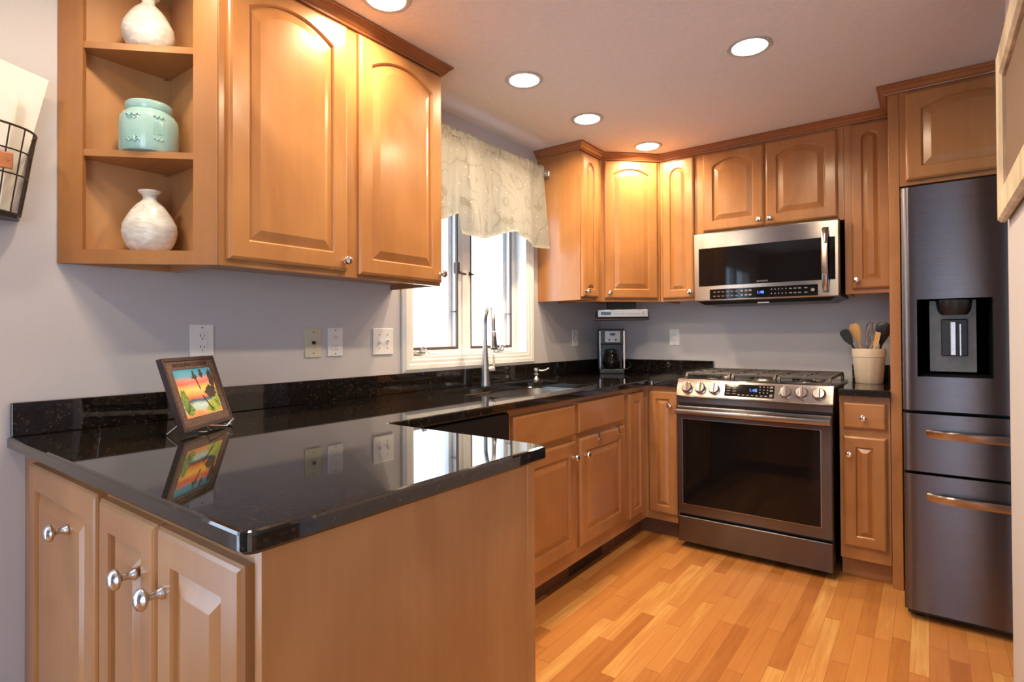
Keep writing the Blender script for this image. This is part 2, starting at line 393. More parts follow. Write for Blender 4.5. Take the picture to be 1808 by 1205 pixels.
# ------------------------------------------------------------------ THE SHELL
WIN = (-1.915, -.96, 1.066, 2.08)     # y0 y1 z0 z1 of the window opening
PD = (-5.45, -3.95, 0.02, 2.1)          # glass door behind the camera
RX = 4.6; RY = -5.7
bm = bmesh.new()                      # sink wall, with window and glass door openings
def wall_x(bm, x0, x1, y0, y1, z0, z1, holes):
    ys = sorted(set([y0, y1]+[h[0] for h in holes]+[h[1] for h in holes]))
    for a, b in zip(ys, ys[1:]):
        h = [h for h in holes if h[0] <= a and h[1] >= b]
        if not h: box(bm, x0, x1, a, b, z0, z1); continue
        h = h[0]
        if h[2] > z0+.03: box(bm, x0, x1, a, b, z0, h[2])
        box(bm, x0, x1, a, b, h[3], z1)
wall_x(bm, -.17, 0, RY-.15, .15, 0, CEIL, [WIN, PD])
struct(obj('wall_left', bm, 'wall'))
struct(obj('wall_back', B(0, RX+.15, 0, .15, 0, CEIL), 'wall'))
bm = bmesh.new()                      # wall behind the camera with a window
box(bm, 0, 2.05, RY-.15, RY, 0, CEIL); box(bm, 4.1, RX, RY-.15, RY, 0, CEIL)
box(bm, 2.05, 4.1, RY-.15, RY, 0, .05); box(bm, 2.05, 4.1, RY-.15, RY, 2.1, CEIL)
M['wall_dining'] = simple('dining_wall_shade', (.13, .14, .17), .7, noise=.03)  # unseen wall coloured dark so the steel reflects a dim room
struct(obj('wall_front', bm, 'wall_dining'))
struct(obj('wall_right', B(RX, RX+.15, RY-.15, 0, 0, CEIL), 'wall'))
struct(obj('wall_partition', B(2.15, 2.27, -2.62, -1.46, 0, CEIL, bev=.004), 'wall'))
struct(obj('wall_alcove', B(2.80, 2.90, -.72, 0, 0, CEIL, bev=.004), 'wall'))
struct(obj('floor', B(-.15, RX+.15, RY-.15, .15, -.05, 0), 'floor'))
bm = bmesh.new()
circ = lambda x, y, r, n=40: [Vector((x+r*math.cos(2*PI*i/n), y+r*math.sin(2*PI*i/n))) for i in range(n)]
slab(bm, [Vector(p) for p in ((-.15, RY-.15), (RX+.15, RY-.15), (RX+.15, .15), (-.15, .15))], CEIL, CEIL+.012, holes=[circ(x, y, .067) for x, y in CANS])
struct(obj('ceiling', bm, 'ceiling'))
struct(obj('ground_outside', B(-60, -.4, -60, 40, -1.2, -1.0), 'snow'))
# trims of the glass door and window behind the camera
def frame_ring(bm, horiz, pos, a0, a1, z0, z1, w, t0, t1, bev=.003):
    """rectangular frame in the plane x=pos (horiz='y') or y=pos (horiz='x'); a0..a1 outer, w width"""
    for (p0, p1, q0, q1) in ((a0, a0+w, z0, z1), (a1-w, a1, z0, z1), (a0+w, a1-w, z0, z0+w), (a0+w, a1-w, z1-w, z1)):
        if horiz == 'y': box(bm, t0, t1, p0, p1, q0, q1, bev, 1)
        else: box(bm, p0, p1, t0, t1, q0, q1, bev, 1)
bm = bmesh.new(); frame_ring(bm, 'y', 0, -5.45, -4.70, .02, 2.1, .07, -.12, -.06); frame_ring(bm, 'y', 0, -4.70, -3.95, .02, 2.1, .07, -.12, -.06)
d1 = struct(obj('door_1', bm, 'vinyl'))
obj('door_pane', B(-.095, -.085, -5.39, -4.01, .08, 2.04), 'pane', d1)
bm = bmesh.new(); frame_ring(bm, 'x', 0, 2.05, 3.05, .05, 2.1, .07, RY-.1, RY-.04); frame_ring(bm, 'x', 0, 3.05, 4.1, .05, 2.1, .07, RY-.1, RY-.04)
w2 = struct(obj('window_2', bm, 'vinyl'))
obj('window_pane', B(2.11, 4.04, RY-.075, RY-.065, .11, 2.04), 'pane', w2)

# ------------------------------------------------------------------ window over the sink
y0, y1, z0, z1 = WIN
win = bpy.data.objects.new('window_1', None); COL.objects.link(win); win.location = (0, -1.4375, 1.0); struct(win)
off = Vector((0, 1.4375, -1.0))
def wo(name, bm, m, parent=win, **k):
    bmesh.ops.translate(bm, verts=bm.verts, vec=off if parent is win else Vector((0, 0, 0)))
    return obj(name, bm, m, parent, **k)
bm = bmesh.new()        # casing: stepped profile around the opening
prof = [(0, 0), (0, .010), (.006, .014), (.020, .014), (.026, .019), (.046, .021), (.052, .017), (.062, .012), (.062, 0)]
path = [(y0, z0), (y0, z1), (y1, z1), (y1, z0)]
rings = []
for i, (yy, zz) in enumerate(path):
    sy = -1 if yy == y0 else 1; sz = -1 if zz == z0 else 1
    rings.append([(x+.0005, yy+sy*d, zz+sz*d) for d, x in prof])
rings.append(rings[0]); loft(bm, rings, False, False)
wo('casing', bm, 'white')
bm = bmesh.new()        # deep jamb lining and sill
t = .012
for (a, b, c, d) in ((y0, y0+t, z0, z1), (y1-t, y1, z0, z1), (y0+t, y1-t, z0, z0+t), (y0+t, y1-t, z1-t, z1)): box(bm, -.165, .006, a, b, c, d)
wo('jamb', bm, 'white')
ops = [(-1.865, -1.500), (-1.395, -1.014)]; oz0, oz1 = 1.107, 2.02
bm = bmesh.new()        # fixed frame with mullion
X0, X1 = -.16, -.075
for a, b in ((y0+t, ops[0][0]), (ops[0][1], ops[1][0]), (ops[1][1], y1-t)): box(bm, X0, X1, a, b, z0+t, z1-t, .003, 1)
for a, b in ops: box(bm, X0, X1, a, b, z0+t, oz0, .003, 1); box(bm, X0, X1, a, b, oz1, z1-t, .003, 1)
box(bm, X1, X1+.008, ops[0][1]+.03, ops[1][0]-.03, z0+t, z1-t, .003, 1)
wo('window_frame', bm, 'white')
for k, (a, b) in enumerate(ops):
    bm = bmesh.new(); w = .008
    for (p0, p1, q0, q1) in ((a, a+w, oz0, oz1), (b-w, b, oz0, oz1), (a+w, b-w, oz0, oz0+.012), (a+w, b-w, oz1-w, oz1)): box(bm, -.086, -.074, p0, p1, q0, q1)
    wo('weatherstrip', bm, 'brown_strip')
    bm = bmesh.new(); w = .030
    for (p0, p1, q0, q1) in ((a+.002, a+w, oz0+.002, oz1-.002), (b-w, b-.002, oz0+.002, oz1-.002), (a+w, b-w, oz0+.002, oz0+.018), (a+w, b-w, oz1-w, oz1-.002)):
        box(bm, -.15, -.118, p0, p1, q0, q1, .003, 1)
    sash = wo('sash', bm, 'vinyl', label='white casement sash')
    bm = B(-.137, -.133, a+w-.002, b-w+.002, oz0+.016, oz1-w+.002); bmesh.ops.translate(bm, verts=bm.verts, vec=off)
    obj('glass_pane', bm, 'pane', sash)
    # crank handle at the foot of each sash
    cy = [-1.80, -1.165][k]
    bm = bmesh.new(); box(bm, -.075, -.045, cy-.03, cy+.03, 1.085, 1.10, .004)
    tube(bm, [(-.055, cy, 1.095), (-.04, cy+.008, 1.122), (-.03, cy+.02, 1.118)], .008)
    s_ = 1 if k == 0 else -1
    tube(bm, [(-.035, cy+.01, 1.112), (-.025, cy+.015+.02*s_, 1.092), (-.02, cy+.075*s_, 1.088)], [.007, .008, .009], flat=.6)
    wo('crank_handle', bm, 'nickel', smooth=True)
bm = bmesh.new(); box(bm, -.10, -.068, -1.505, -1.49, 1.515, 1.575, .003); tube(bm, [(-.072, -1.495, 1.525), (-.06, -1.485, 1.515), (-.05, -1.46, 1.512)], .006)
wo('sash_lock', bm, 'wire', smooth=True)
bm = bmesh.new(); box(bm, -.078, -.066, -1.41, -1.392, 1.51, 1.53, .003); tube(bm, [(-.068, -1.40, 1.52), (-.06, -1.385, 1.515)], .005)
wo('sash_lock', bm, 'wire', smooth=True)
for k, (a, b) in enumerate(ops): wo('hinge_pin', B(-.11, -.08, b-.022, b-.009, 1.305, 1.31), 'wire')

# valance on its rod
val = thing('valance', 'cream embroidered cloth valance with scalloped hem over the window', 'curtain', (.07, -1.43, 2.17))
def hem(y):      # hem height along the window
    P = [(-1.98, 1.70), (-1.90, 1.69), (-1.80, 1.735), (-1.70, 1.775), (-1.665, 1.79), (-1.655, 1.69), (-1.60, 1.674), (-1.50, 1.682), (-1.42, 1.70), (-1.30, 1.745), (-1.24, 1.757), (-1.18, 1.742), (-1.05, 1.712), (-.96, 1.70), (-.885, 1.70)]
    for (a, za), (b, zb) in zip(P, P[1:]):
        if a <= y <= b: return za+(zb-za)*(y-a)/(b-a)
    return P[0][1] if y < P[0][0] else P[-1][1]
bm = bmesh.new(); NU, NV = 230, 26; grid = []
for i in range(NU+1):
    u = i/NU; y = -1.97+1.058*u; row = []
    zb = hem(y); fold = .007*1.5*math.sin(u*34+2*math.sin(u*6))+.003*math.sin(u*73+1)+.0015*math.sin(u*171)
    fold2 = .024*math.sin(u*19+.5)+.008*math.sin(u*9.3)
    for j in range(NV+1):
        v = j/NV; z = 2.205-(2.205-zb)*v
        puck = .006*math.sin(u*260+3*math.sin(u*40))*max(0, 1-v*5)
        bulge = (.010 if .03 < v < .11 else 0)
        x = .02+fold*(.5+.8*v)+fold2*v+puck+bulge+.012*v
        row.append(bm.verts.new((x, y+1.43+.016*v*(1 if u > .5 else -.2)*abs(u-.5)*2, z-2.17+.004*math.sin(u*130)*(1-v))))
    grid.append(row)
for i in range(NU):
    for j in range(NV): bm.faces.new((grid[i][j], grid[i+1][j], grid[i+1][j+1], grid[i][j+1]))
bmesh.ops.solidify(bm, geom=list(bm.faces), thickness=.0022)
obj('cloth_panel', bm, 'cloth', val, smooth='all')
bm = bmesh.new(); tube(bm, [(0.018, -.57, 0), (0.018, .565, 0)], .007, 10)
rod = obj('curtain_rod', bm, 'nickel', val, smooth=True)
bm = bmesh.new(); mt = Matrix.Rotation(-PI/2, 4, 'X')
lathe(bm, [(.008, 0), (.026, .001), (.026, .009), (.016, .012), (.016, .019), (.029, .022), (.029, .031), (.012, .038)], 4, (0.018, .545, 0), mat=mt @ Matrix.Rotation(PI/4, 4, 'Z'))
obj('finial', bm, 'chrome', rod)
obj('rod_bracket', B(-.069, .018, .535, .543, -.02, .012), 'nickel', rod)

# ------------------------------------------------------------------ cabinet builder
# cabinet space: +X to the right seen from the front, -Y out of the face, Z up
def door_mesh(w, h, t=.020, stile=.056, arch=0.0, K=14, rail=None, field=True, tr=None):
    """raised panel door, front towards -Y, from x 0..w and z 0..h"""
    bm = bmesh.new(); rail = rail or stile; tr = tr or rail
    def rect(d, y):
        x0, x1, z0, z1 = d, w-d, d, h-d
        pts = [(x0, y, z0), (x1, y, z0)]
        pts += [(x1+(x0-x1)*k/K, y, z1) for k in range(K+1)]
        return pts
    def inner(d, y):
        x0, x1, z0 = stile+d, w-stile-d, rail+d
        hw = (x1-x0)/2
        zs = h-tr-d            # crown of the opening
        pts = [(x0, y, z0), (x1, y, z0)]
        for k in range(K+1):
            s = 1-2*k/K
            if arch >= .9*(w/2-stile):      # round headed opening
                a = PI/2*(1-s) if False else math.acos(max(-1, min(1, s))); zz = zs-hw+hw*math.sin(a)
            else:
                zz = zs-arch*s*s if arch else zs
            pts.append((x0+(x1-x0)*(s+1)/2, y, zz))
        return pts
    rings = [rect(0, 0), rect(0, -t+.007), rect(.003, -t+.004), rect(.004, -t+.003), rect(.010, -t)]
    if field:
        rings += [inner(0, -t), inner(.004, -t+.004), inner(.006, -t+.0095), inner(.009, -t+.0095), inner(.036 if w > .26 else .026, -t+.001), inner(.038 if w > .26 else .028, -t+.0005)]
    else:
        rings += [rect(.016, -t)]
    return loft(bm, rings)
def knob_mesh(s=1.0):
    bm = bmesh.new(); mt = Matrix.Rotation(PI/2, 4, 'X')
    lathe(bm, [(.009*s, 0), (.009*s, .002*s), (.005*s, .005*s), (.0045*s, .012*s), (.008*s, .017*s), (.0145*s, .020*s), (.0155*s, .024*s), (.013*s, .029*s), (.006*s, .032*s)], 20, mat=mt)
    return bm
def long_knob_mesh():     # knob with a long stem and an oval mushroom head
    bm = bmesh.new(); mt = Matrix.Rotation(PI/2, 4, 'X')
    lathe(bm, [(.011, 0), (.011, .003), (.008, .007), (.006, .014), (.0065, .022), (.012, .026), (.0175, .029), (.019, .033), (.016, .039), (.008, .043)], 22, sx=1, sy=1, mat=mt)
    return bm
def add_door(cab, x0, x1, z0, z1, arch=0, knob=None, name='door', field=True, kn='std', grain='wood', stile=.056):
    o = obj(name, door_mesh(x1-x0, z1-z0, arch=arch, field=field, stile=stile, tr=.044 if arch and arch < .08 else None), grain, cab, loc=(x0, -.0004, z0))
    if knob:
        k = obj('knob', knob_mesh() if kn == 'std' else long_knob_mesh(), 'chrome' if kn == 'std' else 'satin', o, smooth=True, loc=(knob[0]-x0, -.0200, knob[1]-z0))
    return o
def wall_cab(label, loc, rz, w, h, d=.302, skirt=.022, group=None, frame=True, bottom=True):
    c = thing('wall_cabinet', label, 'cabinet', loc, rz, group)
    bm = bmesh.new(); box(bm, .0005, w-.0005, .019, d, skirt, h)
    for a, b in ((.0005, .014), (w-.014, w-.0005)): box(bm, a, b, .019, d, 0, skirt)
    obj('body', bm, 'wood', c)
    obj('face_frame', B(0, w, 0, .019, 0, h, bev=.0012, seg=1), 'wood', c)
    return c
R90 = PI/2
UB = 1.387; UH = CEIL-UB-.002
# --- left of the window: two arched doors above the peninsula
c = wall_cab('maple wall cabinet with two tall arched doors, left of the window', (.304, -2.9545, UB), R90, .928, UH)
add_door(c, .022, .442, .020, .886, .048, (.425, .055), stile=.058)
add_door(c, .493, .920, .014, .886, .048, (.905, .048), stile=.056)
# --- open corner shelf unit at its left end
os_ = thing('open_corner_shelf_cabinet', 'open triangular maple corner shelf unit holding vases', 'shelf', (0, -3.259, UB))
H_ = UH; d_ = .3035
obj('back_panel', B(.001, .012, .012, d_, .0, H_), 'inside', os_)
obj('side_panel', B(.0125, .290, d_-.012, d_-.0005, .0, H_), 'inside', os_)
def tri(z0, z1, inset=.014): 
    bm = bmesh.new(); P = [(.0125, .012+inset*1.4), (.29-inset*1.0, d_-.0125), (.0125, d_-.0125)]
    slab(bm, [Vector(p) for p in P], z0, z1); return bm
obj('bottom_panel', tri(.018, .040), 'inside', os_); obj('top_panel', tri(H_-.03, H_), 'inside', os_)
for zz in (.307, .615):
    sh = obj('shelf', tri(zz, zz+.019, .004), 'wood_x', os_)
    for px, py in ((.016, .05), (.02, d_-.03), (.22, d_-.016)):
        bm = bmesh.new(); lathe(bm, [(.004, zz-.006), (.004, zz-.0002)], 10, (px, py, 0)); obj('shelf_pin', bm, 'nickel', sh)
# diagonal face frame
fl = .4300
ff = bpy.data.objects.new('face_frame', None)
def diag(bm): 
    m_ = Matrix.Translation((0.0006, 0, 0)) @ Matrix.Rotation(PI/4, 4, 'Z'); bmesh.ops.transform(bm, verts=bm.verts, matrix=m_); return bm
bm = bmesh.new()
for (a, b, p, q) in ((0.004, .068, 0, H_), (.361, fl-.002, 0, H_), (.068, .361, 0, .040), (.068, .361, H_-.06, H_)): box(bm, a, b, -.0005, .016, p, q)
obj('face_frame', diag(bm), 'wood', os_)
# --- right of the window
c = wall_cab('narrow maple wall cabinet beside the window, facing the sink side', (.304, -.8405, UB), R90, .2545, UH)
add_door(c, .008, .20, .020, .886, .09, (.032, .055), stile=.048)
c = thing('wall_cabinet', 'diagonal maple corner wall cabinet above the coffee maker', 'cabinet', (.304, -.586, UB), PI/4)
bm = bmesh.new(); rot = Matrix.Rotation(-PI/4, 4, 'Z')
P = [Vector((x, y)) for x, y in ((.318, -.5855), (.586, -.3175), (.5855, -.002), (.001, -.002), (.001, -.5855), (.2995, -.5855))]
P = [(rot @ Vector((p.x-.304, p.y+.586, 0))).to_2d() for p in P]
P = [P[3], P[4], Vector((.0015, .019)), Vector((.3975, .019)), P[2]]
slab(bm, P, .022, UH); obj('body', bm, 'wood', c)
obj('face_frame', B(0.0005, .3985, 0, .0185, 0, UH, bev=.001, seg=1), 'wood', c)
add_door(c, .026, .374, .020, .886, .034, (.052, .055))
c = wall_cab('narrow maple wall cabinet between the corner cabinet and the microwave', (.5870, -.304, UB), 0, .235, UH)
add_door(c, .018, .220, .018, .886, .09, (.198, .055), stile=.05)
c = wall_cab('short maple wall cabinet with two arched doors above the microwave', (.8225, -.304, 1.784), 0, .779, CEIL-.002-1.784, skirt=.004)
add_door(c, .040, .385, .017, .487, .038, (.362, .052))
add_door(c, .394, .750, .017, .487, .038, (.418, .052))
c = wall_cab('narrow maple wall cabinet between the microwave and the refrigerator panel', (1.602, -.304, UB), 0, .2095, UH)
add_door(c, .032, .203, .026, .886, .09, (.055, .07), stile=.046)
# --- refrigerator surround
t_ = thing('tall_end_panel', 'tall maple panel standing against the left side of the refrigerator', 'panel', (1.812, -.61, 0))
obj('panel', B(0, .019, .018, .608, .001, UB+UH), 'wood', t_); obj('front_stile', B(-.002, .040, 0, .018, .001, UB+UH, bev=.001, seg=1), 'wood', t_)
c = thing('wall_cabinet', 'deep maple wall cabinet with a wide arched door above the refrigerator', 'cabinet', (1.853, -.61, 1.853))
hh = CEIL-.002-1.853
obj('body', B(.0005, .944, .019, .606, 0, hh), 'wood', c); obj('face_frame', B(0, .945, 0, .0185, 0, hh, bev=.001, seg=1), 'wood', c)
add_door(c, .024, .468, .020, .420, .036, (.44, .05)); add_door(c, .476, .922, .020, .420, .036, (.504, .05))
# --- crown mouldings under the ceiling
CZ = CEIL-.001
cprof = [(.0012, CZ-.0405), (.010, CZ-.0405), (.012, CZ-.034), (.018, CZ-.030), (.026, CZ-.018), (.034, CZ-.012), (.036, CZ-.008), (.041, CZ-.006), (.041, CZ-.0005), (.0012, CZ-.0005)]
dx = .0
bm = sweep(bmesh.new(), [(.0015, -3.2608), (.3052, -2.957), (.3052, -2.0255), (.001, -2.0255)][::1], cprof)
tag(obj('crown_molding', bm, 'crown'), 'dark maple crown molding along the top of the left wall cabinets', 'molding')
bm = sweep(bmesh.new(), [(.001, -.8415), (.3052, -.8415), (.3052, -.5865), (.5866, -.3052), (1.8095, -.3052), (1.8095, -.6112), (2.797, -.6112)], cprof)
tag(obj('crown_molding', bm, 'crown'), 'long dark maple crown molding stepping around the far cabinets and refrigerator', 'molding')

# ------------------------------------------------------------------ base cabinets
CT0 = .881
def base_cab(label, loc, rz, w, d=.600, toe='toe', h=CT0, hollow=False):
    c = thing('base_cabinet', label, 'cabinet', loc, rz)
    if hollow:
        bm = bmesh.new()
        for q in ((.0005, .018, .019, d, .10, h-.001), (w-.018, w-.0005, .019, d, .10, h-.001), (.018, w-.018, .019, d, .10, .118), (.018, w-.018, d-.006, d, .118, h-.001)): box(bm, *q)
        obj('body', bm, 'wood', c)
    else: obj('body', B(.0005, w-.0005, .019, d, .10, h-.001), 'wood', c)
    obj('face_frame', B(0, w, 0, .0185, .10, h-.001, bev=.001, seg=1), 'wood', c)
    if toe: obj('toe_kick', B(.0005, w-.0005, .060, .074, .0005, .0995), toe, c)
    return c
c = base_cab('maple sink cabinet with two false drawer fronts and two doors below the window', (.61, -1.968, 0), R90, 1.064, hollow=True)
add_door(c, .020, .509, .707, .851, field=False, name='false_drawer_front', grain='wood_x')
add_door(c, .541, 1.034, .712, .858, field=False, name='false_drawer_front', grain='wood_x')
add_door(c, .020, .512, .168, .680, 0, (.482, .609), stile=.062)
add_door(c, .549, 1.040, .168, .684, 0, (.590, .605), stile=.062)
hk = None
for yy in (-1.235, -1.015):
    bm = bmesh.new(); box(bm, .6316, .6336, -.006, .006, .655, .6875); box(bm, .606+.005, .6336, -.006, .006, .6855, .6875); box(bm, .6336, .642, -.010, .010, .652, .658, .001)
    bmesh.ops.translate(bm, verts=bm.verts, vec=(-.632, 0, -.66))
    o = obj('over_door_hook', bm, 'chrome', loc=(.632, yy, .66))
    tag(o, 'small chrome towel-bar hook over the right sink cabinet door, ' + ('the one nearer the camera' if yy < -1.1 else 'the one nearer the corner'), 'hook', 'hooks over the sink cabinet door')
# corner cabinet with its two hinged doors
c = thing('base_cabinet', 'maple inside-corner base cabinet with two narrow doors meeting in the corner', 'cabinet', (.61, -.61, 0))
bm = bmesh.new(); slab(bm, [Vector(p) for p in ((-.605, -.293), (-.019, -.293), (-.019, .019), (.2145, .019), (.2145, .605), (-.605, .605))], .10, CT0-.001); obj('body', bm, 'wood', c)
bm = bmesh.new(); slab(bm, [Vector(p) for p in ((-.0185, -.293), (0, -.293), (0, 0), (.2145, 0), (.2145, .0185), (-.0185, .0185))], .10, CT0-.001); obj('face_frame', bm, 'wood', c)
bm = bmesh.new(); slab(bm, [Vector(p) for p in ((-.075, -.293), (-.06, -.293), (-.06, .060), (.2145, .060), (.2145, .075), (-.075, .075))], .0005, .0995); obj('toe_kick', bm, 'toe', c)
d1_ = obj('door', door_mesh(.190, .700, stile=.046), 'wood', c, loc=(.0004, -.258, .150)); d1_.rotation_euler = (0, 0, R90)
d2_ = obj('door', door_mesh(.172, .706, stile=.044), 'wood', c, loc=(.024, -.0004, .145))
obj('knob', knob_mesh(), 'chrome', d2_, smooth=True, loc=(.134, -.020, .627))
c = base_cab('narrow maple base cabinet with one drawer, between range and refrigerator', (1.6035, -.61, 0), 0, .2045, toe='wood_x')
add_door(c, .016, .190, .726, .850, 0, (.100, .781), name='drawer', field=False, grain='wood_x')
add_door(c, .016, .190, .163, .690, 0, (.042, .606), stile=.050)
c = base_cab('maple base cabinet in the peninsula, next to the left wall', (.105, -3.325, 0), 0, .506, .655)
add_door(c, .018, .498, .163, .857, 0, (.332, .754), kn='long', stile=.058)
obj('filler_strip', B(-.102, -.0005, 0, .018, .10, CT0-.001), 'wood', c)
c = base_cab('maple peninsula cabinet with two doors at its outer end', (.6115, -3.325, 0), 0, .581, .630)
add_door(c, .010, .281, .163, .853, 0, (.203, .752), kn='long', stile=.056)
add_door(c, .288, .572, .163, .853, 0, (.318, .750), kn='long', stile=.056)
ep = thing('peninsula_end_panel', 'plain maple end panel of the peninsula under the granite corner', 'panel', (1.194, -3.33, 0))
obj('panel', B(0, .018, 0, .640, .001, CT0-.001), 'wood', ep); obj('corner_stile', B(-.012, .0195, .6405, .672, .001, CT0-.001, bev=.002, seg=1), 'wood', ep)

# worktops
OUT = [Vector(p) for p in ((.002, -3.362), (1.228, -3.362), (1.228, -2.618), (.648, -2.618), (.648, -.648), (.8245, -.648), (.8245, -.002), (.002, -.002))]
OUT = round_poly(OUT, [0, .022, .022, .012, .03, .004, 0, 0], 6)
SINK = round_poly([Vector(p) for p in ((.122, -1.885), (.562, -1.885), (.562, -1.075), (.122, -1.075))], .085, 8)
wt = thing('granite_worktop', 'black granite worktop running from the peninsula past the sink to the range', 'countertop', (0, -3.36, CT0))
bm = bmesh.new(); slab(bm, OUT, CT0, .914, holes=[SINK[::-1]], r=.006); bmesh.ops.translate(bm, verts=bm.verts, vec=(0, 3.36, -CT0))
obj('slab', bm, 'granite', wt)
bm = bmesh.new(); box(bm, .002, .021, .003, 3.355, .0335, .123, .002); obj('backsplash', bm, 'granite', wt)
bm = bmesh.new(); box(bm, .0215, .8245, 3.338, 3.357, .0335, .123, .002); obj('backsplash', bm, 'granite', wt)
wt2 = thing('granite_worktop', 'short black granite worktop between the range and the refrigerator, under the crock', 'countertop', (1.603, -.648, CT0))
obj('slab', B(0, .206, 0, .646, 0, .033, bev=.004), 'granite', wt2); obj('backsplash', B(0, .206, .627, .646, .0335, .123, bev=.002), 'granite', wt2)

# sink bowl, faucet, soap pump
sk = thing('undermount_sink', 'stainless steel undermount sink set in the black worktop', 'sink', (.342, -1.480, .68))
bm = bmesh.new(); hx, hy = .220+.004, .405+.004
def rr(hx, hy, r, z): return [(p.x, p.y, z) for p in round_poly([Vector(p) for p in ((-hx, -hy), (hx, -hy), (hx, hy), (-hx, hy))], r, 7)]
loft(bm, [rr(hx+.010, hy+.010, .09, .2005), rr(hx, hy, .085, .2005), rr(hx-.004, hy-.004, .083, .19), rr(hx-.012, hy-.012, .08, .05), rr(hx-.035, hy-.035, .07, .015), rr(hx-.06, hy-.06, .05, .008), rr(.05, .05, .045, .002)], False, True)
bmesh.ops.solidify(bm, geom=list(bm.faces), thickness=-.0015)
obj('bowl', bm, 'sinksteel', sk, smooth=True)
bm = bmesh.new(); lathe(bm, [(.044, .0035), (.042, .007), (.030, .007), (.028, .004)], 24); obj('drain', bm, 'chrome', sk, smooth=True)
fc = thing('faucet', 'tall brushed nickel gooseneck faucet behind the sink', 'faucet', (.082, -1.462, .9142), math.radians(-34))
bm = bmesh.new(); lathe(bm, [(.027, 0), (.0265, .006), (.0235, .03), (.021, .09), (.0165, .15), (.0135, .20), (.0125, .24)], 24)
obj('base', bm, 'nickel', fc, smooth=True)
pts = [(0, 0, .235)]+[(0, 0, .25+.012*i) for i in range(7)]
for i in range(1, 15): a = PI-PI*1.0*i/14; pts.append((.072+.072*math.cos(a), 0, .325+.078*math.sin(a)))
pts += [(.145, 0, .31), (.149, 0, .285)]
bm = bmesh.new(); tube(bm, pts, .0115, 14); obj('spout', bm, 'nickel', fc, smooth=True)
bm = bmesh.new(); mt = Matrix.Rotation(math.radians(-7), 4, 'Y')
lathe(bm, [(.0125, .085), (.0135, .08), (.016, .03), (.0175, .008), (.0165, 0)], 20, (.158, 0, .197), mat=mt)
sp = obj('spray_head', bm, 'nickel', fc, smooth=True)
bm = bmesh.new(); box(bm, .171, .180, -.007, .007, .208, .262, .003); lathe(bm, [(.0175, 0), (.0175, .006)], 20, (.1585, 0, .194), mat=mt); obj('spray_button', bm, 'wire', sp)
bm = bmesh.new(); tube(bm, [(0, .010, .085), (.01, .042, .087), (.012, .046, .09)], .013, 14); tube(bm, [(.012, .046, .085), (.0, .049, .12), (-.012, .050, .158)], [.006, .0055, .005], 10)
obj('lever', bm, 'nickel', fc, smooth=True)
sd = thing('soap_dispenser', 'brushed nickel soap pump beside the sink', 'soap dispenser', (.125, -1.045, .9142), math.radians(38))
bm = bmesh.new(); lathe(bm, [(.020, 0), (.020, .006), (.017, .012), (.011, .02), (.009, .026), (.014, .032), (.015, .037), (.009, .042), (.009, .047)], 22)
obj('base', bm, 'nickel', sd, smooth=True)
bm = bmesh.new(); lathe(bm, [(.008, .0472), (.015, .052), (.0165, .060), (.014, .068), (.006, .073)], 22); tube(bm, [(.010, 0, .058), (.035, 0, .056), (.055, 0, .061), (.068, 0, .069), (.076, 0, .072)], [.006, .005, .0045, .0045, .004], 10)
obj('pump_head', bm, 'nickel', sd, smooth=True)

# dishwasher in the inner side of the sink run
dw = thing('dishwasher', 'black dishwasher under the worktop beside the sink cabinet', 'dishwasher', (.61, -2.585, 0), R90)
obj('body', B(.004, .598, 0.0, .58, .02, .875), 'black_matte', dw)
obj('door', B(.006, .596, -.022, -.0005, .105, .735, bev=.004), 'black', dw)
cp = obj('control_panel', B(.006, .596, -.028, -.0005, .739, .872, bev=.005), 'black', dw)
bm = bmesh.new(); box(bm, .03, .57, -.038, -.0285, .745, .760, .004); obj('handle', bm, 'dark_steel', dw)
# toe-kick heating grille
vg = thing('toe_kick_vent', 'metal vent grille in the toe kick below the sink cabinet', 'vent', (.5505, -1.40, .008), R90)
bm = bmesh.new(); box(bm, 0, .34, -.004, -.0003, 0, .008); box(bm, 0, .34, -.004, -.0003, .072, .080); box(bm, 0, .010, -.004, -.0003, .008, .072); box(bm, .33, .34, -.004, -.0003, .008, .072); box(bm, .165, .175, -.004, -.0003, .008, .072)
obj('frame', bm, 'wire', vg)
bm = bmesh.new()
for i in range(8): box(bm, .010, .33, -.003, -.0006, .012+.0075*i, .0155+.0075*i)
obj('slats', bm, 'wire', vg)

# ------------------------------------------------------------------ RANGE
rg = thing('gas_range', 'dark stainless slide-in gas range with six knobs', 'stove', (1.2065, -.02, 0))
RW = .3775
obj('body', B(-RW+.001, RW-.001, -.640, -.002, .045, .902), 'black', rg)
for sx in (-.33, .33):
    for sy in (-.57, -.06): obj('foot', lathe(bmesh.new(), [(.018, .0005), (.018, .012), (.008, .016), (.008, .0445)], 14, (sx, sy, 0)), 'black_matte', rg)
obj('cooktop', B(-RW, RW, -.585, -.002, .9025, .917, bev=.004), 'dark_steel', rg)
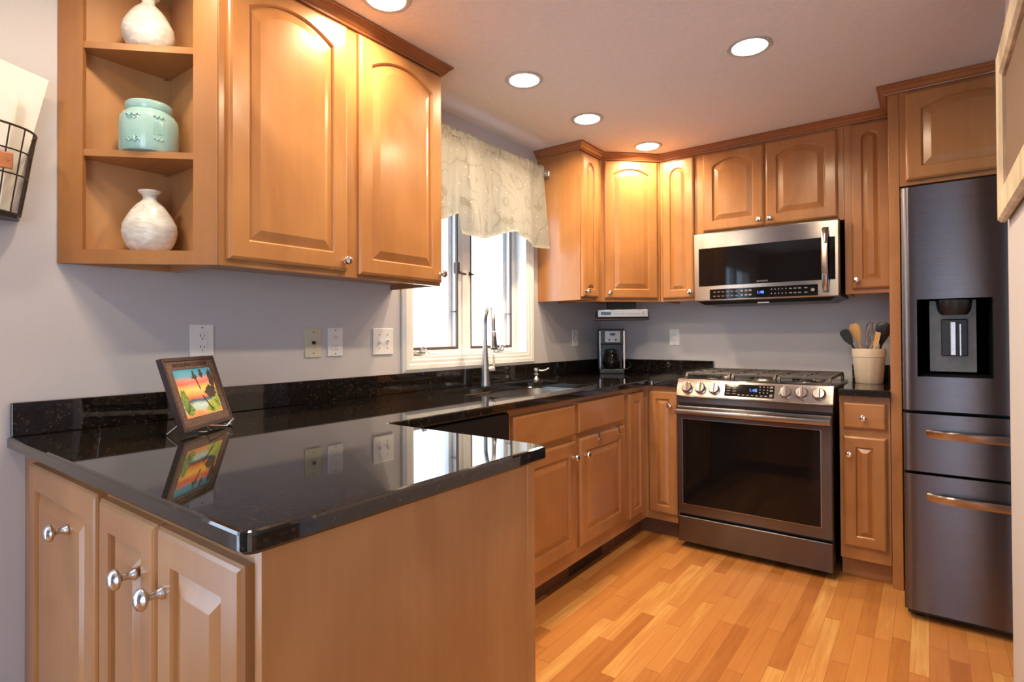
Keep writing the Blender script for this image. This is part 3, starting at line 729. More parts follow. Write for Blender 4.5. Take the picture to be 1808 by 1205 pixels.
# slanted control panel
bm = bmesh.new(); Pp = [(-.586, .9165), (-.586, .835), (-.667, .835), (-.672, .842), (-.640, .925), (-.632, .930), (-.600, .932)]
loft(bm, [[(x, a, b) for a, b in Pp] for x in (-RW-.003, RW+.003)])
for e in list(bm.edges): pass
cpn = obj('control_panel', bm, 'steel', rg)
sl = math.atan2(.032, .083)   # lean of the panel face
def on_panel(x, s):           # s from 0 bottom to 1 top of the face
    return Vector((x, -.672+.032*s, .842+.083*s))
ptilt = Matrix.Rotation(-sl, 4, 'X')
for kx in (.884, .956, 1.030, 1.380, 1.452, 1.527):
    p = on_panel(kx-1.2065, .50); mt = ptilt @ Matrix.Rotation(PI/2, 4, 'X')
    bm = bmesh.new(); lathe(bm, [(.031, .0004), (.031, .004), (.0275, .006), (.0265, .022), (.024, .025), (.004, .0255)], 28, mat=mt)
    k = obj('knob', bm, 'steel', cpn, smooth=True, loc=p)
    bm = bmesh.new(); box(bm, -.0065, .0065, -.038, -.0256, -.025, .025, .002); bmesh.ops.transform(bm, verts=bm.verts, matrix=ptilt); obj('knob_grip', bm, 'chrome', k)
p0_ = on_panel(-.1185, .08); p1_ = on_panel(-.1185, .92)
def slant_box(bm, x0, x1, s0, s1, t0, t1):
    q = [on_panel(0, s0), on_panel(0, s1)]; nrm = Vector((0, -math.cos(sl), math.sin(sl)*1))
    nrm = Vector((0, -.083, .032)).normalized()
    rings = []
    for x in (x0, x1):
        rings.append([(x, (q[0]+nrm*t0).y, (q[0]+nrm*t0).z), (x, (q[0]+nrm*t1).y, (q[0]+nrm*t1).z), (x, (q[1]+nrm*t1).y, (q[1]+nrm*t1).z), (x, (q[1]+nrm*t0).y, (q[1]+nrm*t0).z)])
    return loft(bm, rings)
disp = obj('display', slant_box(bmesh.new(), -.122, .120, .12, .86, .0002, .003), 'black_glass', cpn)
bm = bmesh.new()
for s in (.74, .58, .42, .26):
    for x in (-.112, -.082): slant_box(bm, x, x+.018, s, s+.035, .0032, .0036)
for s in (.72, .55, .38):
    for x in (.050, .068, .086): slant_box(bm, x, x+.006, s, s+.06, .0032, .0036)
for i in range(8): slant_box(bm, -.055+i*.022, -.043+i*.022, .19, .245, .0032, .0036)
for s in (.70, .50, .24): slant_box(bm, .100, .114, s, s+.10, .0032, .0036)
obj('button_markings', bm, 'mark', disp)
q = on_panel(.020, .52)+Vector((0, -.083, .032)).normalized()*.0035
text('clock_digits', '1:48', .023, 'led', disp, q, (PI/2-sl, 0, 0))
obj('upper_trim', B(-RW+.002, RW-.002, -.655, -.6405, .800, .8345), 'dark_steel', rg)
obj('vent_gap', B(-RW+.006, RW-.006, -.645, -.6405, .789, .7995), 'black_matte', rg)
# oven door
od = obj('oven_door', B(-RW+.001, RW-.001, -.675, -.6405, .192, .786, bev=.006), 'dark_steel', rg)
obj('door_glass', B(-.342, .325, -.6785, -.6755, .250, .712, bev=.001), 'black_glass', od)
bm = bmesh.new(); frame_ring(bm, 'x', 0, -.347, .330, .245, .717, .0035, -.6800, -.6755, bev=0); obj('glass_trim', bm, 'steel', od)
bm = bmesh.new()
hp = [(-.676, .744), (-.700, .738), (-.716, .744), (-.720, .757), (-.716, .770), (-.702, .775), (-.676, .772)]
loft(bm, [[(x, a, b) for a, b in hp] for x in (-RW+.004, RW-.004)]); obj('handle', bm, 'steel', od, smooth=True)
dr = obj('drawer', B(-RW+.002, RW-.002, -.672, -.6405, .036, .178, bev=.006), 'dark_steel', rg)
obj('drawer_gap', B(-RW+.004, RW-.004, -.650, -.6405, .179, .191), 'black_matte', rg)
# grates and burners
def grate(x0, x1, cols):
    bm = bmesh.new(); ya, yb = -.580, -.045; zt = .963; w = .008
    for x in (x0+w, x1-w): 
        loft(bm, [[(x-w, y, z-.014), (x+w, y, z-.014), (x+w*.8, y, z), (x-w*.8, y, z)] for y, z in ((ya, zt-.02), (ya+.02, zt), (yb-.02, zt), (yb, zt-.02))])
    for y in (ya+.02, (ya+yb)/2, yb-.02): box(bm, x0+w, x1-w, y-w, y+w, zt-.014, zt-.0002, .002, 1)
    for k in range(1, cols+1):
        x = x0+(x1-x0)*k/(cols+1); box(bm, x-.006, x+.006, ya+.02, yb-.02, zt-.012, zt+.0004, .002, 1)
    for y in (ya+.13, yb-.13): box(bm, x0+w, x1-w, y-.006, y+.006, zt-.012, zt-.0006, .002, 1)
    for x in (x0+w, x1-w):
        for y in (ya+.012, yb-.012): box(bm, x-w, x+w, y-.009, y+.009, .9172, zt-.02, .002, 1)
    return obj('grate', bm, 'iron', rg)
grate(-.362, -.118, 1); grate(-.112, .112, 1); grate(.118, .362, 1)
for bx_, by_, r_ in ((-.24, -.45, .045), (-.24, -.17, .036), (0, -.31, .05), (.24, -.45, .048), (.24, -.17, .036)):
    bm = bmesh.new(); lathe(bm, [(r_*1.25, .9172), (r_*1.2, .922), (r_, .925), (r_, .930)], 28, (bx_, by_, 0))
    bn = obj('burner', bm, 'nickel', rg, smooth=True)
    bm = bmesh.new(); lathe(bm, [(r_*.85, .9302), (r_*.85, .935), (r_*.75, .937)], 28, (bx_, by_, 0)); obj('burner_cap', bm, 'black_matte', bn, smooth=True)

# ------------------------------------------------------------------ MICROWAVE
mw = thing('microwave_oven', 'stainless over-the-range microwave with black window and blue clock', 'microwave', (1.212, -.003, 1.372))
MW = .377
obj('body', B(-MW+.003, MW-.003, -.375, 0, .004, .409), 'black', mw)
obj('front_panel', B(-MW, MW, -.412, -.3755, .0005, .402, bev=.006), 'steel', mw)
dg = obj('door_glass', B(-.345, .358, -.4155, -.4125, .090, .312, bev=.0012), 'black_glass', mw)
text('brand_lettering', 'SAMSUNG', .013, 'logo', dg, (.005, -.4158, .102), FRONT)
cpm = obj('control_panel', B(-.282, .278, -.4150, -.4125, .010, .069, bev=.001), 'black_glass', mw)
bm = bmesh.new()
for zz in (.050, .026):
    for x in (-.262, -.238, -.214, -.188, -.164, -.140): box(bm, x, x+.014, -.4156, -.4151, zz, zz+.004)
    for x in (-.110, -.088, -.066): box(bm, x, x+.014, -.4156, -.4151, zz-.002, zz+.008)
    for x in (.050, .068, .086, .104, .122): box(bm, x, x+.005, -.4156, -.4151, zz, zz+.006)
    for x in (.140, .162, .184, .214): box(bm, x, x+.014, -.4156, -.4151, zz, zz+.005)
obj('button_markings', bm, 'mark', cpm)
obj('start_button', lathe(bmesh.new(), [(.009, 0), (.009, .0006)], 16, (.254, -.4151, .04), mat=Matrix.Rotation(PI/2, 4, 'X')), 'mark', cpm)
text('clock_digits', '1:48', .022, 'led', cpm, (-.005, -.4158, .039), FRONT)
bm = bmesh.new(); N = 18; rings = []
for i in range(N+1):
    s = i/N; z = .028+.335*s; y = -.416-.045*math.sin(PI*s)**.55
    rings.append([(.301, y+.010, z), (.301, y-.002, z), (.306, y-.006, z), (.325, y-.006, z), (.330, y-.002, z), (.330, y+.010, z)])
loft(bm, rings); obj('handle', bm, 'steel', mw, smooth=True)
bm = bmesh.new(); loft(bm, [[(-MW+.012, -.400, .004), (MW-.012, -.400, .004), (MW-.012, -.02, .004), (-MW+.012, -.02, .004)], [(-MW+.05, -.36, -.018), (MW-.05, -.36, -.018), (MW-.05, -.05, -.018), (-MW+.05, -.05, -.018)]])
ub = obj('underside_vent', bm, 'black', mw)
obj('cooktop_lamp', B(-.03, .03, -.37, -.35, -.018, -.012), 'can', ub)

# ------------------------------------------------------------------ REFRIGERATOR
fr = thing('refrigerator', 'dark stainless french-door refrigerator with water dispenser and two drawers', 'refrigerator', (1.864, -.02, 0))
FW = .905; FY = -.880
obj('body', B(.004, FW-.004, -.80, -.02, .03, 1.775), 'black_matte', fr)
obj('base_grille', B(.010, FW-.010, -.835, -.8005, .012, .055), 'black', fr)
for x in (.05, FW-.05): obj('foot', lathe(bmesh.new(), [(.016, .0005), (.016, .0118)], 12, (x, -.81, 0)), 'black', fr)
def fr_front(name, x0, x1, z0, z1, hole=None):
    bm = bmesh.new(); P = [(x0, z0), (x1, z0), (x1, z1), (x0, z1)]
    # gently bowed front with rounded left and right edges, as vertical strips
    n = 18; cols = []
    for i in range(n+1):
        s = i/n; x = x0+(x1-x0)*s; edge = min(s, 1-s)*(x1-x0)
        y = FY+(.018*(1-edge/.018)**2 if edge < .018 else 0)
        cols.append((x, y))
    # insert fine columns close to both edges
    E_ = [0, .001, .002, .004, .008, .014, .020, .026, .032, .05]; xs = [x0+e for e in E_]+[x0+.05+(x1-x0-.1)*k/8 for k in range(1, 8)]+[x1-e for e in E_[::-1]]
    if hole: xs = sorted(set(xs+[hole[0], hole[1]]))
    def yy(x):
        e = min(x-x0, x1-x); r = .018
        return FY+(.008*(1-e/.032)**2 if e < .032 else 0)+(.004*(1-e/.004)**2 if e < .004 else 0)
    zs = [z0, z1] if not hole else [z0, hole[2], hole[3], z1]
    V = [[bm.verts.new((x, yy(x), z)) for z in zs] for x in xs]
    for i in range(len(xs)-1):
        for j in range(len(zs)-1):
            if hole and hole[0] <= xs[i] < hole[1] and zs[j] == hole[2]: continue
            bm.faces.new((V[i][j], V[i+1][j], V[i+1][j+1], V[i][j+1]))
    Bk = [[bm.verts.new((x, -.805, z)) for z in (z0, z1)] for x in (x0, x1)]
    tops = [v[-1] for v in V]; bots = [v[0] for v in V]
    bm.faces.new(tops+[Bk[1][1], Bk[0][1]]); bm.faces.new([Bk[0][0], Bk[1][0]]+bots[::-1])
    bm.faces.new([Bk[0][0]]+V[0]+[Bk[0][1]]); bm.faces.new([Bk[1][1]]+V[-1][::-1]+[Bk[1][0]])
    if not hole: bm.faces.new((Bk[0][1], Bk[1][1], Bk[1][0], Bk[0][0]))
    o = obj(name, bm, 'dark_steel', fr, smooth=False)
    for p in o.data.polygons: p.use_smooth = True
    o.data.set_sharp_from_angle(angle=math.radians(35))
    return o
DH = (.0501, .290, 1.000, 1.318)
ld = fr_front('door', 0, .450, .862, 1.783, DH)
rd = fr_front('door', .455, FW, .862, 1.783)
dw1 = fr_front('drawer', 0, FW, .612, .848); dw2 = fr_front('drawer', 0, FW, .040, .600)
bm = bmesh.new()      # dispenser recess: open-fronted box
x0, x1, z0, z1 = DH; yb = -.812
loft(bm, [[(x0, FY+.001, z0), (x1, FY+.001, z0), (x1, FY+.001, z1), (x0, FY+.001, z1)], [(x0+.004, FY+.006, z0+.004), (x1-.004, FY+.006, z0+.004), (x1-.004, FY+.006, z1-.004), (x0+.004, FY+.006, z1-.004)], [(x0+.010, yb, z0+.012), (x1-.010, yb, z0+.012), (x1-.010, yb, z1-.004), (x0+.010, yb, z1-.004)]], False, True)
bmesh.ops.solidify(bm, geom=list(bm.faces), thickness=.0012)
ds = obj('dispenser', bm, 'black', ld)
bm = bmesh.new(); frame_ring(bm, 'x', 0, x0-.004, x1+.004, z0-.004, z1+.004, .005, FY-.0016, FY+.002, bev=0); obj('dispenser_trim', bm, 'dark_steel', ld)
obj('back_plate', B(x0+.042, x1-.048, yb-.006, yb-.0005, z0+.02, z1-.006, bev=.001), 'dispenser_grey', ds, label='grey back plate')
bm = bmesh.new(); lathe(bm, [(.040, -.060), (.052, -.045), (.058, 0)], 24, (.172, -.846, z1-.006), sy=.55); obj('nozzle_housing', bm, 'black', ds, smooth=True)
bm = bmesh.new(); box(bm, .130, .215, yb-.020, yb-.0065, 1.085, 1.235, .004); obj('paddle', bm, 'black', ds)
bm = bmesh.new(); box(bm, .158, .178, yb-.030, yb-.0205, 1.087, 1.225, .003); box(bm, .188, .194, yb-.026, yb-.0205, 1.087, 1.215, .001); obj('lever', bm, 'steel', ds)
for d_w, hz in ((dw1, .772), (dw2, .515)):
    bm = bmesh.new(); N = 26; rings = []
    for i in range(N+1):
        s = i/N; x = .078+(FW-.156)*s; e = min(s, 1-s)*(FW-.156); y = FY-.0005-.040*(1-math.exp(-e/.035))
        rings.append([(x, FY+.002 if e < .03 else y+.012, hz-.014), (x, y+.004, hz-.019), (x, y, hz-.014), (x, y-.002, hz+.008), (x, y+.004, hz+.013), (x, FY+.002 if e < .03 else y+.012, hz+.011)])
    loft(bm, rings); obj('handle', bm, 'steel', d_w, smooth=True)
for sx, dd, xk in ((1, ld, .405), (-1, rd, .500)):
    bm = bmesh.new(); pass
    N = 20; rings = []
    for i in range(N+1):
        s = i/N; z = .93+.75*s; e = min(s, 1-s)*.75; y = FY-.0005-.040*(1-math.exp(-e/.035))
        rings.append([(xk-.010, y+.010, z), (xk-.010, y, z), (xk+.010, y, z), (xk+.010, y+.010, z)])
    loft(bm, rings); obj('handle', bm, 'steel', dd)

# ------------------------------------------------------------------ outlets and switches
def plate(name, label, cat, loc, rz, w=.070, h=.114, kind='outlet', mat='plate'):
    o = thing(name, label, cat, loc, rz)
    obj('cover_plate', B(-w/2, w/2, -.006, -.0005, -h/2, h/2, bev=.0025), mat, o)
    if kind == 'outlet':
        r = obj('receptacle', B(-.0165, .0165, -.0085, -.0062, -.033, .033, bev=.001), mat, o)
        bm = bmesh.new()
        for zz in (.019, -.019):
            box(bm, -.0075, -.0055, -.0089, -.0086, zz-.002, zz+.007); box(bm, .0050, .0070, -.0089, -.0086, zz-.001, zz+.006); lathe(bm, [(.0022, 0), (.0022, .0004)], 10, (0, -.0085, zz-.008), mat=Matrix.Rotation(PI/2, 4, 'X'))
        obj('slots', bm, 'slot', r)
        zs_ = (.048, -.048); xs_ = (0,)
    elif kind == 'coax':
        bm = bmesh.new(); lathe(bm, [(.0075, .0002), (.0075, .004), (.0045, .0045), (.0045, .010), (.002, .010)], 12, (0, -.006, 0), mat=Matrix.Rotation(PI/2, 4, 'X')); obj('coax_jack', bm, 'wire', o)
        zs_ = (.042, -.042); xs_ = (0,)
    elif kind == 'toggle1':
        bm = bmesh.new(); box(bm, -.0045, .0045, -.012, -.0062, -.010, .010, .001); obj('toggle', bm, mat, o); zs_ = (.03, -.03); xs_ = (0,)
    else:
        xs_ = (-.023, .023); zs_ = (.030, -.030)
        for x, up in ((-.023, -1), (.023, 1)):
            bm = bmesh.new(); box(bm, -.005+x, .005+x, -.0075, -.0062, -.012, .012, .0005)
            tube(bm, [(x, -.007, 0), (x, -.019, .008*up)], [.0045, .0035], 8); obj('toggle', bm, mat, o)
    bm = bmesh.new()
    for x in xs_:
        for z in zs_: lathe(bm, [(.0026, .0002), (.0024, .0012)], 10, (x, -.006, z), mat=Matrix.Rotation(PI/2, 4, 'X'))
    obj('screws', bm, 'slot' if kind != 'toggle2' else 'wire', o)
    return o
plate('wall_outlet', 'white wall outlet behind the small painted tile', 'outlet', (.0003, -2.866, 1.160), R90, .078, .118)
plate('coax_plate', 'almond cable jack plate on the wall above the worktop', 'wall plate', (.0003, -2.441, 1.152), R90, .076, .118, 'coax', 'almond')
plate('wall_outlet', 'white wall outlet just right of the almond jack plate', 'outlet', (.0003, -2.338, 1.154), R90, .074, .118)
plate('light_switch', 'double white toggle switch plate left of the window', 'switch', (.0003, -2.085, 1.153), R90, .116, .118, 'toggle2')
plate('light_switch', 'white single switch plate on the wall between window and coffee maker', 'switch', (.0003, -.387, 1.156), R90, .076, .112, 'toggle1')
plate('wall_outlet', 'white wall outlet on the range wall, right of the coffee maker', 'outlet', (.563, -.0003, 1.160), 0, .070, .112)

# ------------------------------------------------------------------ recessed ceiling lights
CL = ['recessed ceiling light above the left cabinet doors, cut by the top edge', 'recessed ceiling light nearest the left cabinets in full view', 'recessed ceiling light in front of the window valance', 'recessed ceiling light above the far corner cabinet', 'recessed ceiling light in the middle of the ceiling, apart from the row', 'recessed ceiling light out of the picture behind the middle one', 'recessed ceiling light out of the picture above the open corner shelf', 'recessed ceiling light out of the picture above the wire basket']
for (x, y), lb in zip(CANS, CL):
    o = thing('recessed_light', lb, 'ceiling light', (x, y, CEIL), 0, 'recessed ceiling lights')
    bm = bmesh.new(); lathe(bm, [(.0665, .0), (.0662, -.0002), (.066, -.004), (.070, -.0055), (.084, -.003), (.086, -.0004)], 48, cap0=False, cap1=False); bmesh.ops.solidify(bm, geom=list(bm.faces), thickness=-.0006)
    obj('trim_ring', bm, 'white', o, smooth=True)
    bm = bmesh.new(); lathe(bm, [(.0650, -.002), (.060, .05), (.058, .075), (.0, .075)], 48, cap0=False, cap1=False); obj('reflector', bm, 'can', o, smooth=True)
    bm = bmesh.new(); lathe(bm, [(.052, .032), (.054, .040), (.050, .060)], 32, cap0=True); obj('lamp', bm, 'lens', o, smooth=True)

# ------------------------------------------------------------------ small things
# framed tile on its easel
tile = thing('framed_tile', 'small painted tile of a tropical sunset in a carved dark frame', 'picture', (.400, -3.090, .925))
yw = 2.206; ln = .318
Wv = Vector((math.cos(yw), math.sin(yw), 0)); Nv = Vector((-math.sin(yw), math.cos(yw), 0)); Uv = (Nv*math.sin(ln)+Vector((0, 0, math.cos(ln)))).normalized()
Nf = Wv.cross(Uv)   # out of the face, towards the viewer
if Nf.dot(Vector((1.56, -.65, .25))) < 0: Nf = -Nf
tm = Matrix((( Wv.x, -Nf.x, Uv.x, 0), (Wv.y, -Nf.y, Uv.y, 0), (Wv.z, -Nf.z, Uv.z, 0), (0, 0, 0, 1)))
tile.rotation_euler = tm.to_euler()      # local: X along the width, -Y towards viewer, Z up the face
TW, TH = .253, .205
bm = bmesh.new(); frame_ring(bm, 'x', 0, 0, TW, 0, TH, .011, -.0035, .012, bev=.001); obj('frame_rim', bm, 'framedark', tile)
bm = bmesh.new(); frame_ring(bm, 'x', 0, .011, TW-.011, .011, TH-.011, .023, -.0015, .009, bev=0); obj('carved_border', bm, 'tileframe', tile)
def sunset():
    m, nt, b = new_mat('painted_sunset'); L = nt.links
    tc = nd(nt, 'ShaderNodeTexCoord'); n = nd(nt, 'ShaderNodeTexNoise'); n.inputs['Scale'].default_value = 1; n.inputs['Detail'].default_value = 3
    mp = nd(nt, 'ShaderNodeMapping'); mp.inputs['Scale'].default_value = (18, 1, 45); L.new(tc.outputs['Object'], mp.inputs[0]); L.new(mp.outputs[0], n.inputs['Vector'])
    sp = nd(nt, 'ShaderNodeSeparateXYZ'); L.new(tc.outputs['Object'], sp.inputs[0])
    a = nd(nt, 'ShaderNodeMath', operation='MULTIPLY_ADD'); a.inputs[1].default_value = 1/.137; a.inputs[2].default_value = -.034/.137; L.new(sp.outputs[2], a.inputs[0])
    c = nd(nt, 'ShaderNodeMath', operation='MULTIPLY_ADD'); c.inputs[1].default_value = .16; L.new(n.outputs[0], c.inputs[0]); L.new(a.outputs[0], c.inputs[2])
    d = nd(nt, 'ShaderNodeMath', operation='SUBTRACT'); L.new(c.outputs[0], d.inputs[0]); d.inputs[1].default_value = .08
    r = ramp(nt, [(0, (.75, .28, .08)), (.10, (.80, .36, .12)), (.14, (.40, .55, .50)), (.24, (.55, .68, .62)), (.30, (.05, .16, .22)), (.34, (.03, .05, .10)), (.37, (.55, .10, .04)), (.46, (.90, .38, .06)), (.55, (.98, .62, .12)), (.63, (.92, .42, .10)), (.70, (.75, .13, .08)), (.78, (.62, .26, .20)), (.84, (.10, .34, .48)), (1, (.02, .30, .52))])
    L.new(d.outputs[0], r.inputs[0]); L.new(r.outputs[0], b.inputs['Base Color']); b.inputs['Roughness'].default_value = .3; b.inputs['Coat Weight'].default_value = .5
    return m
M['sunset'] = sunset()
M['foliage'] = simple('painted_green', (.16, .26, .05), .5, noise=.7, nscale=160)
M['foliage_light'] = simple('painted_yellow_green', (.36, .42, .08), .5, noise=.6, nscale=180)
M['trunk'] = simple('painted_brown', (.05, .03, .025), .5, noise=.3)
pn = obj('painting', B(.034, TW-.034, .0005, .006, .034, TH-.034), 'sunset', tile)
def blob(cx, cz, rx, rz, n=26, j=.25, y=.0002, seed=1):
    random.seed(seed); ph = [random.uniform(0, 6) for _ in range(3)]
    return [(cx+rx*math.cos(2*PI*i/n)*(1+j*math.sin(5*2*PI*i/n+ph[0])*.6+j*math.sin(9*2*PI*i/n+ph[1])*.5), y, cz+rz*math.sin(2*PI*i/n)*(1+j*math.sin(7*2*PI*i/n+ph[2])*.6)) for i in range(n)]
def paint(name, shapes, m):
    bm = bmesh.new()
    for pts in shapes:
        pts = [(min(max(x, .036), TW-.036), y, min(max(z, .036), TH-.036)) for x, y, z in pts]
        loft(bm, [pts, [(x, y+.0006, z) for x, y, z in pts]])
    return obj(name, bm, m, pn)
paint('painted_bush', [blob(.052, .080, .016, .034, seed=2), blob(.064, .055, .018, .016, seed=3)], 'foliage')
paint('painted_bush', [blob(.185, .055, .034, .020, seed=4), blob(.205, .080, .014, .030, seed=5), blob(.160, .046, .02, .012, seed=8)], 'foliage_light')
paint('painted_trees', [blob(.185, .098, .026, .018, seed=6, y=-.0003), blob(.205, .135, .012, .028, seed=7, y=-.0003), blob(.128, .146, .011, .006, seed=9, y=-.0003, j=.5), blob(.126, .155, .005, .009, seed=10, y=-.0003, j=.5), blob(.162, .155, .008, .012, seed=11, y=-.0003, j=.5)], 'trunk')
bm = bmesh.new(); tube(bm, [(.129, -.0002, .145), (.136, -.0002, .12), (.139, -.0002, .108)], .0012, 6); tube(bm, [(.140, -.0002, .09), (.155, -.0002, .065), (.170, -.0002, .045)], .0012, 6); obj('painted_palm_trunk', bm, 'trunk', pn)
bm = bmesh.new(); random.seed(5)
x = .040
while x < TW-.05:
    w = random.uniform(.004, .009); box(bm, x, x+w, -.0028, -.0014, TH-.026, TH-.024); box(bm, x+w*.4, x+w*.6, -.0028, -.0014, TH-.026, TH-.017); box(bm, x, x+w, -.0028, -.0014, TH-.019, TH-.017); x += w+.003
obj('carved_pattern', bm, 'framedark', tile, label='dark carved band along the top')
es = thing('easel', 'silver wire easel holding the painted tile on the worktop', 'easel', (.400, -3.090, .9142))
def E3(a, n, z): p = Wv*a+Nv*n; return (p.x, p.y, z)     # along width, away from viewer, height
bm = bmesh.new()
for a in (.06, .19):
    tube(bm, [E3(a, -.034, .022), E3(a, -.030, .006), E3(a, -.02, .004), E3(a, .014, .006), E3(a, .075, .19)], .0026, 8)
tube(bm, [E3(.06, -.034, .022), E3(.125, -.046, .010), E3(.19, -.034, .022)], .0026, 8)
tube(bm, [E3(.06, .022, .035), E3(.19, .022, .035)], .0022, 8)
obj('wire_frame', bm, 'chrome', es, smooth=True)
bm = bmesh.new(); tube(bm, [E3(.03, .022, .035), E3(.03, .062, .0028)], .0026, 8); tube(bm, [E3(.22, .022, .035), E3(.22, .062, .0028)], .0026, 8); tube(bm, [E3(.03, .022, .035), E3(.22, .022, .035)], .0022, 8)
obj('rear_leg', bm, 'chrome', es, smooth=True)

# vases and jar on the corner shelves
def vase(label, loc, s, rz):
    o = thing('vase', label, 'vase', loc, rz)
    P = [(.028, 0), (.046, .004), (.060, .018), (.070, .040), (.0745, .062), (.072, .084), (.061, .106), (.050, .125), (.039, .140), (.027, .151), (.020, .158), (.018, .164), (.019, .171), (.027, .178), (.031, .182), (.031, .186), (.024, .188), (.014, .180), (.012, .160)]
    bm = bmesh.new(); lathe(bm, [(r*s, z*s) for r, z in P], 40, sy=.80)
    obj('body', bm, 'vase', o, smooth=True); return o
vase('frosted glass bottle vase with a flared lip on the bottom corner shelf', (.102, -3.060, 1.4275), 1.0, PI/4)
vase('cream frosted glass bottle vase on the top corner shelf', (.108, -3.066, 2.0216), .92, PI/4+.4)
jr = thing('mason_jar', 'turquoise ceramic mason jar on the middle corner shelf', 'jar', (.104, -3.062, 1.7136), PI/4)
P = [(.060, 0), (.072, .004), (.0765, .014), (.0775, .085), (.076, .105), (.070, .118), (.062, .123), (.060, .128), (.062, .131), (.0615, .150), (.058, .154), (.054, .153), (.052, .14), (.052, .02)]
bm = bmesh.new(); lathe(bm, P, 48); obj('body', bm, 'turq', jr, smooth=True)
bm = bmesh.new()
for a0, w, z, hgt in ((-1.95, .5, .100, .004), (-1.9, .4, .092, .003), (-1.95, .5, .028, .004), (-1.85, .35, .035, .003), (-1.0, .35, .10, .003), (-1.0, .35, .035, .003)):
    tube(bm, [(.0775*math.cos(a0+w*i/10), .0775*math.sin(a0+w*i/10), z+.004*math.sin(i*1.6)) for i in range(11)], hgt*.55, 6)
for i in range(7): 
    a = -1.0+.05*i; tube(bm, [(.0775*math.cos(a), .0775*math.sin(a), .05), (.0775*math.cos(a), .0775*math.sin(a), .085)], .0012, 6)
obj('embossing', bm, 'turq', jr, smooth=True)

# wire basket of mail on the left wall
bk = thing('wire_basket', 'bronze wire wall basket with a wooden name tag', 'basket', (.004, -3.468, 1.492))
def half(rx, ry, z, n=22): return [(.002+rx*math.sin(PI*i/n)**.75, -ry*math.cos(PI*i/n), z) for i in range(n+1)]
lv = [(.135, .158, .222), (.118, .150, .165), (.108, .142, .105), (.090, .128, .008)]
bm = bmesh.new()
for k, (rx, ry, z) in enumerate(lv): tube(bm, half(rx, ry, z)[::1], .0022 if k else .003, 8)
for k in (0, len(lv)-1): tube(bm, [(.003, -lv[k][1], lv[k][2]), (.003, lv[k][1], lv[k][2])], .0025, 8)
for i in range(1, 22, 2): tube(bm, [half(*l)[i] for l in lv], .0017, 6)
for i in (0, 22): tube(bm, [half(*l)[i] for l in lv], .0024, 6)
obj('wire_frame', bm, 'wire', bk, smooth=True)
bm = bmesh.new(); hp_ = half(.088, .126, .0); slab(bm, [Vector((p[0], p[1])) for p in hp_], -.004, .006); obj('base', bm, 'black', bk)
bm = bmesh.new(); box(bm, .1165, .1215, -.060, .092, .108, .150, .003)
for yy in (-.051, .083): lathe(bm, [(.003, 0), (.003, .001)], 8, (.1216, yy, .131), mat=Matrix.Rotation(PI/2, 4, 'Y'))
obj('name_tag', bm, 'tag', bk)
pl = [('large white envelope standing at the back of the wire basket', .016, -3.474, 1.512, .235, .375, -11, 'paper'),
      ('white sheet in the middle of the wire basket', .030, -3.49, 1.514, .215, .300, -6, 'paper'),
      ('grey-blue folded letter in front of the wire basket papers', .052, -3.52, 1.514, .17, .325, -3, 'paper_blue'),
      ('short white envelope nearest the front of the wire basket', .070, -3.475, 1.514, .17, .262, -5, 'paper')]
for lb, x, y, z, w, h, deg, mm in pl:
    bm = B(-.0012, .0012, -w/2, w/2, 0, h); 
    bmesh.ops.transform(bm, verts=bm.verts, matrix=Matrix.Rotation(math.radians(5), 4, 'Y') @ Matrix.Rotation(math.radians(deg), 4, 'X'))
    zmin = min(v.co.z for v in bm.verts); bmesh.ops.translate(bm, verts=bm.verts, vec=(0, 0, -zmin))
    tag(obj('envelope', bm, mm, loc=(x, y, z)), lb, 'envelope', 'papers in the wire basket')

# pinboard in a whitewashed frame on the partition
pf = thing('framed_board', 'tan board in a whitewashed rough wood frame at the right edge', 'frame', (2.149, -2.03, 1.76), -R90)
bm = bmesh.new(); frame_ring(bm, 'x', 0, -.53, .53, -.25, .25, .085, -.026, -.001, bev=.008)
obj('frame', bm, 'drift', pf); obj('board', B(-.45, .45, -.010, -.0015, -.17, .17), 'linen', pf)

# coffee maker in the corner
cm = thing('coffee_maker', 'black and silver drip coffee maker in the far corner of the worktop', 'coffee maker', (.226, -.272, .9142), math.radians(33))
w = .084
bm = bmesh.new(); box(bm, -w, w, 0, .180, 0, .030, .004); box(bm, -w, w, .10, .180, .030, .200, .004); box(bm, -w, w, -.004, .180, .200, .305, .006); obj('body', bm, 'black', cm)
obj('control_panel', B(-.050, .056, -.010, -.0045, .212, .292, bev=.003), 'silver_plastic', cm)
obj('side_trim', B(-w-.002, -w+.008, -.006, .0, .034, .292, bev=.001), 'chrome', cm); obj('side_trim', B(w-.008, w+.002, -.006, .0, .034, .292, bev=.001), 'chrome', cm)
bm = bmesh.new(); lathe(bm, [(.020, 0), (.020, .001)], 24, (.003, -.0102, .268), sy=.45, mat=Matrix.Rotation(PI/2, 4, 'X')); obj('badge', bm, 'black', cm)
for x in (-.020, .024):
    bm = bmesh.new(); lathe(bm, [(.0065, 0), (.0065, .006), (.004, .007)], 16, (x, -.0102, .230), mat=Matrix.Rotation(PI/2, 4, 'X')); obj('knob', bm, 'wire', cm)
bm = bmesh.new(); lathe(bm, [(.045, .0315), (.058, .05), (.060, .085), (.048, .125), (.040, .142)], 28, (0, .040, 0)); cf = obj('carafe', bm, 'black_glass', cm, smooth=True)
bm = bmesh.new(); lathe(bm, [(.042, .1425), (.042, .160), (.015, .165)], 24, (0, .040, 0)); tube(bm, [(-.012, -.003, .150), (-.014, -.014, .140), (-.014, -.016, .10), (-.012, -.012, .065), (-.010, -.004, .06)], [.006, .008, .007, .006, .004], 8); obj('carafe_handle', bm, 'black', cf, smooth=True)
